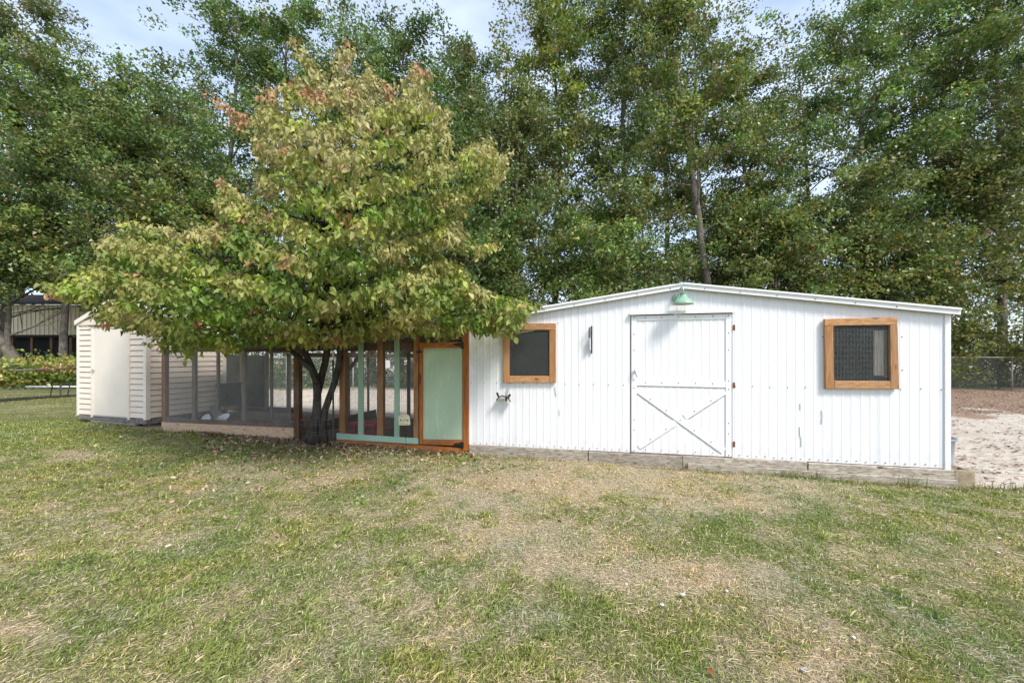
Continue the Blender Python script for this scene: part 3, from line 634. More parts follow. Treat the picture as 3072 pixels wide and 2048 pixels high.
# back posts and brace
def wpost(name, m, parent, px, v, zt_, w=.06, z0=None):
    u_ = uu(px, v); x, y, _ = W3(u_, v, 0); z0 = g1(x, y) - .05 if z0 is None else z0
    return board(name, m, parent, u_ - w / 2, u_ + w / 2, v - w / 2, v + w / 2, z0, zt_)
wpost('back_post', M_gray_v, pen, 1226, 2.3, 1.9); wpost('back_post', M_gray_v, pen, 1045, 2.3, 1.62); wpost('back_post', M_gray_v, pen, 1105, 2.3, 1.7, .04)
bar('brace', M_gray_v, pen, Vector(W3(*[uu(1030, 2.2)], 2.2, 1.05)), Vector(W3(*[uu(1080, 2.2)], 2.2, 1.55)), .05, .09, (V2[0], V2[1], 0), .003)
board('back_rail', M_gray_h, pen, uu(1040, 2.3), uu(1390, 2.3), 2.27, 2.31, 1.5, 1.58); board('back_board', M_dark_h, pen, uu(1010, 2.3), uu(1400, 2.3), 2.28, 2.31, .0, .16)
def mesh_panel(name, parent, m, u0, u1, v, zfun0, zfun1, p, w):
    mb = MB(); k = u0
    while k <= u1: mb.bar(W3(k, v, zfun0(k)), W3(k, v, zfun1(k)), w); k += p
    z0 = min(zfun0(u0), zfun0(u1)); z1 = max(zfun1(u0), zfun1(u1)); k = z0
    while k < z1:
        mb.bar(W3(u0, v + w, k), W3(u1, v + w, k), w); k += p
    return tag(mb.build(name, m, parent), kind='stuff')
mesh_panel('wire_mesh', pen, M_wire, uu(1020), uu(1240), -.018, lambda u: .22, lambda u: 1.72, .0127, .0011)
mesh_panel('wire_mesh', pen, M_wire, uu(1005, 2.3), uu(1390, 2.3), 2.325, lambda u: .1, lambda u: 1.6, .05, .002)
# red toy table inside
tu, tz = PL(1112, 1283, .45)
tb = thing('play_table', 'small faded red plastic picnic table inside the screened pen', 'table', W3(tu, .45, .1))
ru = uu(1141, .45); lu_ = uu(1061, .45); z1 = PL(1100, 1266, .45)[1]; gzz = .1
mb = MB()
for k in range(6): mb.box(slab(lu_, ru, .28 + k * .062, .28 + k * .062 + .056, z1 - .03, z1))
mb.build('table_top', M_pink, tb, bevel=.004)
for u_ in (lu_ + .08, ru - .07):
    for s in (-1, 1): bar('leg', M_pink, tb, W3(u_, .46 + s * .2, gzz - .03), W3(u_, .46 + s * .06, z1 - .03), .05, .03, (U2[0], U2[1], 0), .004)
for s in (0, 1): board('bench', M_pink, tb, lu_ + .05, ru + .12, .18 + s * .46, .27 + s * .46, PL(1150, 1292, .45)[1] - .015, PL(1150, 1292, .45)[1] + .01)
# sign on a stake
su, sz = PL(1212, 1259, -.2)
sg = thing('garden_sign', 'small arched cream sign with hens on a thin dark stake before the mint boards', 'sign', W3(su, -.2, .1))
sh = [(1194.3, 1252), (1196, 1247), (1202, 1243), (1212, 1241.5), (1220, 1242.5), (1226, 1246), (1228, 1252), (1230, 1272), (1228.5, 1274.5), (1198, 1275.5), (1196.2, 1273)]
pf = [PL(*p, -.2) for p in sh]; nn = len(pf)
obj('sign_plate', [W3(x, -.2, z) for x, z in pf] + [W3(x, -.182, z) for x, z in pf], [tuple(range(nn))[::-1], tuple(range(nn, 2 * nn))] + [(i, (i + 1) % nn, nn + (i + 1) % nn, nn + i) for i in range(nn)], M_signc, sg, bevel=.002)
mb = MB()
def hen(px, py, s, fl):
    for (dx, dy, r) in ((0, 0, 2.0), (1.6, -1.8, 1.1), (-1.8, -1.2, 1.2), (-2.5, -2.2, .8), (1.9, -2.9, .7)):
        u_, z_ = PL(px + dx * fl * s, py + dy * s, -.2); mb.lathe(W3(u_, -.2012, z_), [(0, .0012), (r * s * .0048, .0008), (r * s * .0048, 0)], 10, (-V2[0], -V2[1], 0))
    for dx in (-.4, .6): mb.bar(W3(PL(px + dx, py, -.2)[0], -.2015, PL(px, py + 1, -.2)[1]), W3(PL(px + dx, py, -.2)[0], -.2015, PL(px, py + 4 * s, -.2)[1]), .002)
hen(1202.5, 1260, 1., 1); hen(1223, 1260.5, 1., -1); hen(1209.5, 1262, .7, 1); hen(1216, 1259, .8, -1)
tag(mb.build('hen_figures', M_ink, sg), kind='stuff')
mb = MB()
for k in range(13):
    x = 1202 + k * 1.75; u_, z_ = PL(x, 1270.5 + .3 * (k % 3), -.2); mb.bar(W3(u_ - .003, -.2012, z_), W3(u_ + .003, -.2012, z_ + random.uniform(-.002, .002)), .004)
for k in range(9):
    a = math.pi * (.22 + .56 * k / 8); u_, z_ = PL(1212 - 12 * math.cos(a), 1255 - 8.5 * math.sin(a), -.2); mb.bar(W3(u_ - .003, -.2012, z_), W3(u_ + .003, -.2012, z_), .003)
tag(mb.build('faded_lettering', M_ink, sg), kind='stuff')
mb = MB(); mb.tube([W3(*[PL(1213, 1274, -.19)[0]], -.19, PL(1213, 1274, -.19)[1]), W3(*[PL(1216, 1300, -.19)[0]], -.19, PL(1216, 1300, -.19)[1]), W3(*[PL(1220, 1338, -.19)[0]], -.19, .03)], .004, 6); mb.build('stake', M_black, sg)

# ------------------------------------------------------------------ chicken run (left of the dogwood)
RU0, RU1 = uu(486), uu(894)
run = thing('chicken_run', 'low chicken run with brown posts, wire mesh front and a pale kick board', 'chicken run', W3((RU0 + RU1) / 2, 0, .17))
vboard('post', wood('reddish_post', (.34, .15, .07), (.26, .11, .05), (.12, .05, .03), True, .2), run, 484.5, 495.5, 1040, 1266, -.03, .07)
vboard('post', M_rust_v, run, 880, 896, 1020, 1313, -.03, .09)
hboard('bottom_rail', M_dark_h, run, (496, 1249), (496, 1265), (567, 1256), (567, 1268.5), -.035, .04)
hboard('bottom_rail', M_dark_h, run, (567.5, 1257), (567.5, 1270), (879.5, 1269), (879.5, 1283), -.045, .05)
hboard('kick_board', M_kick, run, (484, 1266), (484, 1300), (880, 1283.5), (880, 1318), -.055, .045)
hboard('top_beam', M_dark_h, run, (496, 1052), (496, 1058), (879, 1026), (879, 1040), -.03, .06)
for px in (580, 730, ): vboard('stud', M_gray_v, run, px - 5, px + 5, 1045, 1262, .02, .05)
RZ = lambda u: 1.62 + .10 * (u - RU0) / (RU1 - RU0)
mesh_panel('wire_mesh', run, M_hwire, uu(496), uu(880), -.04, lambda u: .33, lambda u: 1.6, .0127, .0012)
mb = MB(); n = 44
for k in range(n):
    u0_, u1_ = RU0 - .1 + k * (RU1 - RU0 + .15) / n, RU0 - .1 + (k + 1) * (RU1 - RU0 + .15) / n; r0 = .012 * math.sin(k * math.pi / 2); r1 = .012 * math.sin((k + 1) * math.pi / 2)
    mb.add([W3(u0_, -.1, RZ(u0_) + .12 + r0), W3(u1_, -.1, RZ(u1_) + .12 + r1), W3(u1_, 2.6, RZ(u1_) + .02 + r1), W3(u0_, 2.6, RZ(u0_) + .02 + r0)], [(0, 1, 2, 3)])
mb.build('roof_sheet', M_tin, run)
for k in range(3): board('purlin', M_dark_h, run, RU0, RU1 - .02, .5 + k * .9, .54 + k * .9, RZ(RU0) - .02, RZ(RU0) + .05, RZ(RU1) - .02, RZ(RU1) + .05, 0)
for px, v in ((642, 2.45), (726, 2.45), (800, 2.45), (866, 2.4)): wpost('back_post', M_gray_v, run, px, v, 1.6, .07)
for px, v in ((655, 1.2), (815, 1.4)): wpost('inner_post', M_gray_v, run, px, v, 1.62, .05)
a, b = uu(600, 2.5), uu(800, 2.5); board('tarp_wall', M_tarp, run, a, b, 2.49, 2.5, .25, 1.55, None, None, 0)
board('back_board', M_dark_h, run, a, uu(880, 2.45), 2.44, 2.47, .05, .3)
board('side_board', M_dark_h, run, RU1 - .05, RU1 - .02, .06, 2.4, .12, .33); board('side_rail', M_rust_v, run, RU1 - .05, RU1 - .01, .065, 2.4, 1.5, 1.58)
mesh_panel('wire_mesh', run, M_wire, uu(800, 2.47), uu(880, 2.47), 2.48, lambda u: .3, lambda u: 1.5, .03, .0016)
# bin, ramp, dishes, bucket
def tbox(name, label, cat, m, pl, pr, pt, pb, v, dep, part):
    a, b = uu(pl, v), uu(pr, v); t_ = thing(name, label, cat, W3((a + b) / 2, v, PL(pl, pb, v)[1])); zb2, zt2 = PL((pl + pr) / 2, pb, v)[1], PL((pl + pr) / 2, pt, v)[1]
    board(part, m, t_, a, b, v, v + dep, zb2, zt2 - .03, None, None, .012); return t_, a, b, zb2, zt2
t_, a, b, z0, z1 = tbox('storage_bin', 'charcoal box standing against the cream wall inside the run', 'bin', M_bin, 612, 676, 1150, 1218, 1.45, .4, 'bin_body')
board('bin_lid', M_bin, t_, a - .012, b + .012, 1.438, 1.862, z1 - .028, z1, None, None, .008)
for dx in (.0,): board('bin_leg', M_gray_v, t_, a + .01, a + .05, 1.47, 1.51, .15, z0 - .002); board('bin_leg', M_gray_v, t_, b - .05, b - .01, 1.47, 1.51, .15, z0 - .002)
rp_ = thing('ramp_board', 'narrow plank ramp slanting down to the floor of the run', 'plank', W3(uu(655, 1.), 1., .2)); mb = MB()
mb.bar(W3(uu(640, 1.4), 1.4, .42), W3(uu(676, .35), .35, .2), .16, .02); mb.build('plank', M_gray_h, rp_)
def dish(px, py, r, label, m, tilt, ribs=False):
    u_, z_ = PL(px, py, -.015 if not ribs else .1); v_ = .06 if not ribs else .12; t_ = thing('feed_dish', label, 'dish', W3(u_, v_, z_)); mb = MB()
    ax = (-V2[0] * tilt, -V2[1] * tilt, .5)
    pr = [(0, 0), (r * .5, .004), (r * .8, .025), (r, .06), (r * 1.06, .062), (r * 1.04, .05), (r * .84, .012), (r * .5, -.008), (0, -.01)]
    mb.lathe(W3(u_, v_, z_), pr, 28, ax)
    mb.build('dish_body', m, t_, True); return t_
dish(613, 1262, .09, 'white round dish propped on its edge behind the bottom rail', M_dish, .9)
dish(672, 1259, .10, 'pale shallow dish lying just right of the upright white one', M_dish, .35, True)
bu_ = uu(832, .25); bk = thing('water_bucket', 'grey blue lidded bucket on a terracotta base in the run', 'bucket', W3(bu_, .25, .17)); mb = MB(); zb3 = .17
mb.lathe(W3(bu_, .25, zb3), [(0, 0), (.085, 0), (.1, .02), (.105, .14), (0, .141)], 24); mb.build('base', M_terra, bk, True)
mb = MB(); mb.lathe(W3(bu_, .25, zb3 + .142), [(0, 0), (.115, 0), (.12, .03), (.10, .06), (.05, .075), (0, .077)], 24); mb.build('lid', M_bluegrey, bk, True)
wt = thing('water_trough', 'low blue grey trough right of the bucket, seen through the mesh', 'trough', W3(uu(862, .4), .4, .17)); mb = MB(); mb.box(slab(uu(848, .4), uu(876, .4), .4, .7, .15, .33)); mb.build('trough_body', M_bluegrey, wt, bevel=.02)

# ------------------------------------------------------------------ cream shed
CR = np.array([(440 - CX) / F * 7.6, 7.6]); A18 = math.radians(18)
CF = np.array([-math.cos(A18), math.sin(A18)]); CS = np.array([math.sin(A18), math.cos(A18)])    # along the front to the left; backwards
def C3(t, s, z): p = CR + CF * t + CS * s; return (p[0], p[1], z)
CW, CDP, CZB = 2.1, 1.5, .345; CE, CPK = 2.24, 2.60
def cslab(t0, t1, s0, s1, z0, z1): return [C3(t0, s0, z0), C3(t0, s1, z0), C3(t1, s1, z0), C3(t1, s0, z0), C3(t0, s0, z1), C3(t0, s1, z1), C3(t1, s1, z1), C3(t1, s0, z1)]
cs = thing('cream_shed', 'small cream garden shed with lap siding, plain cream door and gable roof at the left', 'shed', C3(CW / 2, CDP / 2, .2))
def cb_(name, m, t0, t1, s0, s1, z0, z1, parent=cs, bev=.003): return obj(name, cslab(t0, t1, s0, s1, z0, z1), BOXF, m, parent, bevel=bev)
cb_('lap_shade_core', M_skid, .02, CW - .02, .02, CDP, CZB, CE - .02)  # dark core showing in the board grooves draws the laps' shadow lines
rows = 17; rh = (CE - .06 - CZB) / rows
def lap(t0, t1, s0, s1, z, front=True, parent=cs):
    """a lap board: bottom edge proud"""
    e0, e1 = -.002, -.016
    if front: vs = [C3(t0, e1, z), C3(t1, e1, z), C3(t1, .018, z), C3(t0, .018, z), C3(t0, e0, z + rh - .013), C3(t1, e0, z + rh - .013), C3(t1, .018, z + rh - .013), C3(t0, .018, z + rh - .013)]
    else: vs = [C3(e1, s0, z), C3(.018, s0, z), C3(.018, s1, z), C3(e1, s1, z), C3(e0, s0, z + rh - .013), C3(.018, s0, z + rh - .013), C3(.018, s1, z + rh - .013), C3(e0, s1, z + rh - .013)]
    obj('siding_board', vs, BOXF, M_cream, parent)
def t_of(px):
    a = (px - CX) / F; return float((a * CR[1] - CR[0]) / (CF[0] - a * CF[1]))
def cz_of(px, py): t = t_of(px); d = CR[1] + CF[1] * t; return CZ - (py - HY) / F * d
dt0, dt1 = t_of(388), t_of(283)
for k in range(rows):
    z = CZB + k * rh
    lap(.055, dt0 - .045, 0, 0, z); lap(dt1 + .05, CW - .045, 0, 0, z); lap(0, 0, .055, CDP - .05, z, False)
for (t0, t1) in ((-.026, .054), (CW - .044, CW + .01)): cb_('corner_trim', M_creamdoor, t0, t1, -.028, .05 if t0 < 0 else .03, CZB - .03, CE - .02)
cb_('corner_trim', M_creamdoor, -.02, .03, CDP - .045, CDP + .02, CZB - .01, CE - .02)
cb_('door_jamb', M_creamdoor, dt0 - .044, dt0 - .004, -.034, .018, CZB - .05, CE - .1); cb_('door_jamb', M_creamdoor, dt1 + .004, dt1 + .049, -.034, .018, CZB - .05, CE - .1)
dr = cb_('door', M_creamdoor, dt0, dt1, -.022, .0, CZB + .0, cz_of(335, 980)); dr['label'] = 'plain flat cream door'
cb_('door_track', M_rust_v, dt0 - .1, dt1 + .1, -.05, -.036, cz_of(335, 977), cz_of(335, 974)); cb_('header_board', M_cream, -.0, CW, -.03, .018, cz_of(335, 973), CE + .01)
cb_('door_sweep', M_galv, dt0, dt1, -.028, -.0225, CZB - .022, CZB - .002, dr); cb_('door_edge', M_creamdoor, dt0 + .003, dt0 + .03, -.030, -.0225, CZB, cz_of(335, 982), dr, .001); cb_('door_edge', M_creamdoor, dt1 - .03, dt1 - .003, -.030, -.0225, CZB, cz_of(335, 982), dr, .001)
u_ = dt1 - .01; zz = cz_of(285, 1112); mb = MB(); mb.box(cslab(u_ - .05, u_ + .05, -.042, -.032, zz, zz + .016)); mb.box(cslab(u_ - .03, u_ - .01, -.05, -.032, zz - .03, zz + .04)); mb.build('hasp', M_galv, dr)
# gable and roof
pk = CW / 2
mb = MB(); g0 = [C3(0, -.01, CE - .02), C3(CW, -.01, CE - .02), C3(pk, -.01, CPK - .02)]; g1_ = [C3(0, .02, CE - .02), C3(CW, .02, CE - .02), C3(pk, .02, CPK - .02)]
mb.add(g0 + g1_, [(0, 1, 2), (5, 4, 3), (0, 3, 4, 1), (1, 4, 5, 2), (2, 5, 3, 0)]); mb.build('gable', M_cream, cs)
for (ta, za_, tb_, zb2) in ((-.04, CE - .02, pk, CPK), (CW + .03, CE - .02, pk, CPK)):
    vs = [C3(ta, -.03, za_), C3(ta, CDP + .1, za_), C3(tb_, CDP + .1, zb2), C3(tb_, -.03, zb2)]; vs += [(x, y, z + .03) for x, y, z in vs]
    obj('roof_panel', vs, BOXF, M_creamroof, cs, bevel=.003)
    vs = [C3(ta, -.055, za_ - .06), C3(ta, -.032, za_ - .06), C3(tb_, -.032, zb2 - .06), C3(tb_, -.055, zb2 - .06)]; vs += [(x, y, z + .095) for x, y, z in vs]
    obj('barge_board', vs, BOXF, M_creamdoor, cs, bevel=.003)
for (t0, t1, s0, s1, z0, z1) in ((0, dt0 - .0, -.01, .08, .225, CZB - .012), (dt0 + .0, CW - .02, -.012, .08, .24, CZB - .014), (.3, dt1 + .1, -.02, .05, .185, .235), (0, .09, .085, CDP, .225, CZB - .012), (CW - .1, CW, .085, CDP, .225, CZB - .012)):
    cb_('skid_timber', M_skid, t0 + .004, t1 - .004, s0, s1, z0, z1, cs, .006)
for t0 in (.12, 1.9):
    for s0 in (.12, 1.7): cb_('footing_block', M_block, t0, t0 + .2, s0, s0 + .2, .1, .224)

# ------------------------------------------------------------------ chain link fences
def chain_fence(name, label, p, q, h, spacing, kt=.0013, pitch=.07, post_r=.028):
    p = Vector(p); q = Vector(q); d = (q - p); n = d.length; d.normalize(); zf = lambda s: g1(p.x + d.x * s, p.y + d.y * s)
    f = thing(name, label, 'fence', (p.x, p.y, 0)); k = 0; s = 0
    while s <= n + .01:
        c = p + d * s; mb = MB(); mb.tube([(c.x, c.y, zf(s) - .05), (c.x, c.y, zf(s) + h + .01)], post_r, 8); mb.lathe((c.x, c.y, zf(s) + h + .01), [(post_r * 1.2, 0), (post_r * 1.1, .03), (0, .05)], 8); mb.build('fence_post', M_galv, f, True); s += spacing
    mb = MB(); ss = np.linspace(0, n, int(n / 2) + 2); mb.tube([(p.x + d.x * s, p.y + d.y * s, zf(s) + h) for s in ss], .02, 8); mb.build('top_rail', M_galv, f, True)
    s = -h; vs = []; fs = []; mb = MB()
    while s < n:
        for sg_ in (1, -1):
            a = s if sg_ > 0 else s + h; b = s + h if sg_ > 0 else s
            aa, bb = a, b; za_, zb2 = .03, h - .02
            def clipt(a0, z0, a1, z1):
                t0, t1 = 0., 1.
                lo, hi = sorted(((0 - a0) / (a1 - a0), (n - a0) / (a1 - a0))); t0 = max(t0, lo); t1 = min(t1, hi)
                return (a0 + (a1 - a0) * t0, z0 + (z1 - z0) * t0, a0 + (a1 - a0) * t1, z0 + (z1 - z0) * t1) if t1 > t0 + .01 else None
            c = clipt(aa, za_, bb, zb2)
            if c: mb.bar((p.x + d.x * c[0], p.y + d.y * c[0], zf(c[0]) + c[1]), (p.x + d.x * c[2], p.y + d.y * c[2], zf(c[2]) + c[3]), kt * 2, kt * 2)
        s += pitch
    tag(mb.build('chain_link', M_link, f), kind='stuff'); return f
bf = chain_fence('chain_link_fence', 'galvanised chain link fence running across behind the sheds', (-19.5, 18.3, 0), (30, 18.6, 0), 1.5, 3.05)
o = bpy.data.objects.new('paper_notice', None); COL.objects.link(o); nx, nd = gpt(1160, 18.2); o.location = (nx, nd, 1.2); tag(o, 'small white notice hung on the chain link fence behind the pen', 'sign')
mb = MB(); mb.box([Vector((nx + a * .16, nd + b, 1.2 + c * .17)) for c in (-1, 1) for a, b in ((-1, -.01), (1, -.01), (1, 0), (-1, 0))]); mb.build('notice_board', M_paper, o)
sf = chain_fence('side_fence', 'nearer chain link side fence left of the cream shed, under the vine', (-14.9, 11.0, 0), (-16.75, 17.6, 0), 1.12, 3.05)
# rusty rail lying along the vine and a low white pipe
mb = MB(); mb.tube([(-14.55, 11.6, 1.12), (-15.25, 13.8, 1.13), (-15.9, 16.2, 1.14)], .03, 8); o = mb.build('vine_rail', M_dark_h, None, True, anchor=(-15.8, 14.2, 0)); tag(o, 'long rusty brown pole resting along the top of the vine covered fence', 'pole')
mb = MB(); a = gpt(78, 17); b = gpt(236, 17); mb.tube([(a[0], a[1], .26), (b[0], b[1], .26)], .035, 8); o = mb.build('white_pipe', M_dish, None, True, anchor=(a[0], a[1], 0)); tag(o, 'low white pipe lying level behind the side fence', 'pipe')

# ------------------------------------------------------------------ neighbour's raised tan building
by = 24.5
def B3(px, py, dd=0): return ((px - CX) / F * by, by + dd, CZ - (py - HY) / F * by)
nb = thing('raised_tan_building', 'tan board and batten building raised above a dark under-croft beyond the fence', 'building', (B3(150, 1070)[0], by, 0))
x0 = B3(-160, 0)[0]; x1 = B3(300, 0)[0]; zt = B3(0, 914)[2]; zb = B3(0, 1004)[2]
def wb(name, m, a, b, parent=nb, bev=0): return obj(name, [(a[0], a[1], a[2]), (b[0], a[1], a[2]), (b[0], b[1], a[2]), (a[0], b[1], a[2]), (a[0], a[1], b[2]), (b[0], a[1], b[2]), (b[0], b[1], b[2]), (a[0], b[1], b[2])], BOXF, m, parent, bevel=bev)
wall = wb('wall', M_tanwall, (x0, by, zb), (x1, by + 3, zt))
x = x0
while x < x1: wb('batten', M_tanwall, (x, by - .03, zb), (x + .05, by - .001, zt), wall); x += .27
wb('undercroft_shade', M_dark, (x0 - 3, by + .6, -.1), (x1 + .5, by + 2.6, zb - .002)); wb('sill_beam', M_dark, (x0, by + .01, zb - .16), (x1, by + .3, zb - .003))  # lower box is near-black to stand in for shade beneath the raised floor
for k in range(9): wb('stilt', M_rust_v, (x0 + .2 + k * 1.2, by + .1, -.1), (x0 + .34 + k * 1.2, by + .24, zb - .161))
obj('roof', [(x0 - .4, by - .5, zt - .05), (x1 + .4, by - .5, zt - .05), (x1 + .4, by + 2.5, zt + .9), (x0 - .4, by + 2.5, zt + .9), (x0 - .4, by - .5, zt + .06), (x1 + .4, by - .5, zt + .06), (x1 + .4, by + 2.5, zt + 1.01), (x0 - .4, by + 2.5, zt + 1.01)], BOXF, M_shingle, nb)

# ------------------------------------------------------------------ foliage helpers
def unit(v): return v / np.maximum(np.linalg.norm(v, axis=-1, keepdims=True), 1e-6)
def leaf_quads(P, size, aspect, up=.6, r=rng, tri=False):
    n = len(P); nrm = unit(r.normal(size=(n, 3)) + np.array([0, 0, up])); t = unit(np.cross(nrm, r.normal(size=(n, 3)))); b = np.cross(nrm, t)
    s = size * r.uniform(.65, 1.3, (n, 1)); w = s * aspect
    if tri:
        v = np.stack([P - t * s * .5 + b * w * .5, P + t * s * .5, P - t * s * .5 - b * w * .5], 1)
        return v.reshape(-1, 3), np.arange(3 * n).reshape(n, 3)
    v = np.stack([P - t * s * .5, P + b * w * .5 + nrm * s * .08, P + t * s * .5, P - b * w * .5 + nrm * s * .08], 1)
    return v.reshape(-1, 3), np.arange(4 * n).reshape(n, 4)
def crown_points(centers, radii, n, r, flat=.6):
    k = r.integers(0, len(centers), n); d = unit(r.normal(size=(n, 3))) * (r.uniform(0, 1, (n, 1)) ** .45); d[:, 2] *= flat
    return centers[k] + d * radii[k][:, None], k
def skeleton(base, height, lean, r, nl, spread, low=.12, bend=0, r0=.2):
    """trunk points + limbs; returns tubes and leaf cluster centres"""
    base = np.array(base, float); tubes = []; n = 12; tr = []
    wob = np.cumsum(r.normal(0, .13, (n + 1, 2)), 0)
    for i in range(n + 1):
        f = i / n; p = base + np.array([lean[0] * f * height + bend * math.sin(f * math.pi), lean[1] * f * height, f * height * .93]); p[:2] += wob[i] * f; tr.append(p)
    tubes.append((tr, [r0 * (1 - .85 * i / n) + .012 for i in range(n + 1)], 9)); cen = []; rad = []
    tr = np.array(tr)
    for j in range(nl):
        f = low + (1 - low) * ((j + r.uniform()) / nl) ** .9; i = min(f * n, n - .01); a = tr[int(i)] * (1 - i % 1) + tr[int(i) + 1] * (i % 1)
        az = j * 2.4 + r.uniform(-.5, .5); ln = spread * (1.05 - .62 * abs(f - .38) ** 1.1 * 1.3) * r.uniform(.65, 1.15); el = r.uniform(.12, .75) + .4 * f
        d = np.array([math.cos(az) * math.cos(el), math.sin(az) * math.cos(el), math.sin(el)]); pts = [a]; m = 5
        for q in range(1, m + 1):
            d = unit(d + r.normal(0, .16, 3) + np.array([0, 0, .04 if q < 3 else -.10])); pts.append(pts[-1] + d * ln / m)
        rb = max(.018, r0 * .42 * (1 - .7 * f)); tubes.append((pts, [rb * (1 - .8 * q / m) for q in range(m + 1)], 5))
        for q in range(2, m + 1): cen.append(pts[q] + r.normal(0, .1, 3)); rad.append(r.uniform(.45, .85) * (.8 + .06 * spread))
        for w in range(3):
            s0 = pts[2 + w % 3]; dd = unit(d + r.normal(0, .75, 3)); e = s0 + dd * ln * r.uniform(.28, .45); mdl = (s0 + e) / 2 + r.normal(0, .08, 3)
            tubes.append(([s0, mdl, e], [rb * .38, rb * .25, .006], 4)); cen += [e, mdl]; rad += [r.uniform(.4, .8), r.uniform(.3, .55)]
    return tubes, np.array(cen), np.array(rad)
def col_mix(n, r, pal, wts):
    k = r.choice(len(pal), n, p=np.array(wts) / sum(wts)); return np.array(pal)[k] * r.uniform(.75, 1.25, (n, 1))
G_PAL = [(.075, .135, .052), (.115, .175, .062), (.16, .21, .075), (.24, .24, .09), (.26, .19, .09)]
def bg_tree(label, px, d, height, spread, nl, nleaf, lean=(0, 0), low=.14, bend=0, r0=.2, wts=(4, 5, 3, 1, .3), size=.15, seed=1, name='broadleaf_tree', pal=None, keep=None, group='tall trees beyond the back fence', rscale=1.0):
    r = np.random.default_rng(seed); x, y = gpt(px, d); b = (x, y, g1(x, y) - .1)
    t_ = thing(name, label, 'tree', b, group)
    tubes, cen, rad = skeleton(b, height, lean, r, nl, spread, low, bend, r0)
    mb = MB(); mb.tube(*tubes[0]); mb.build('trunk', M_bark, t_, True)
    mb = MB()
    for tb_ in tubes[1:]: mb.tube(*tb_, cap=False)
    mb.build('limbs', M_bark, t_, True)
    ne = int(nl * 5.5); zz = r.uniform(low + .03, 1.0, ne); ww = np.sqrt(np.clip(1 - ((zz - .52) / .66) ** 2, .05, 1)); q1 = r.uniform(0, 2 * np.pi, ne); rr_ = spread * ww * np.sqrt(r.uniform(.05, 1, ne))
    ex = np.stack([b[0] + lean[0] * height * zz + rr_ * np.cos(q1), b[1] + rr_ * np.sin(q1), b[2] + height * zz], -1); gg = fbm(ex[:, 0] * .5 + 7 * seed, ex[:, 2] * .5, seed) > .38
    cen = np.concatenate([cen, ex[gg]]); rad = np.concatenate([rad * 1.15, r.uniform(.5, 1.05, gg.sum())])
    qx = CX + cen[:, 0] / cen[:, 1] * F; qy = HY - (cen[:, 2] - rad * .5 - CZ) / cen[:, 1] * F
    kk = ~((qx > 20) & (qx < 275) & (qy > 885)) & ~((qx > -200) & (qx < 130) & (qy > 930)); cen, rad = cen[kk], rad[kk]
    P, k = crown_points(cen, rad * rscale, nleaf, r); v, f = leaf_quads(P, size, .75, .7, r, True)
    tt = np.array([r.uniform(.98, 1.2), r.uniform(1.0, 1.08), r.uniform(.68, .86)]) * r.uniform(.98, 1.22)
    ct = tt * r.uniform(.62, 1.35, (len(cen), 1)) * (1 + r.normal(0, .05, (len(cen), 3))); warm = np.clip(r.normal(0, 1, len(cen)) - 1.1, 0, 1)[:, None]
    c = col_mix(nleaf, r, pal or G_PAL, wts) * ct[k]; c = c * (1 - warm[k] * .6) + np.array([.17, .13, .06]) * warm[k] * .6
    np_mesh('crown', v, f, M_leaf, t_, np.repeat(np.clip(c, 0, .6), 3, 0)); return t_
LIGHT = [(.14, .20, .05), (.22, .27, .07), (.30, .30, .09), (.34, .27, .10), (.10, .15, .04)]
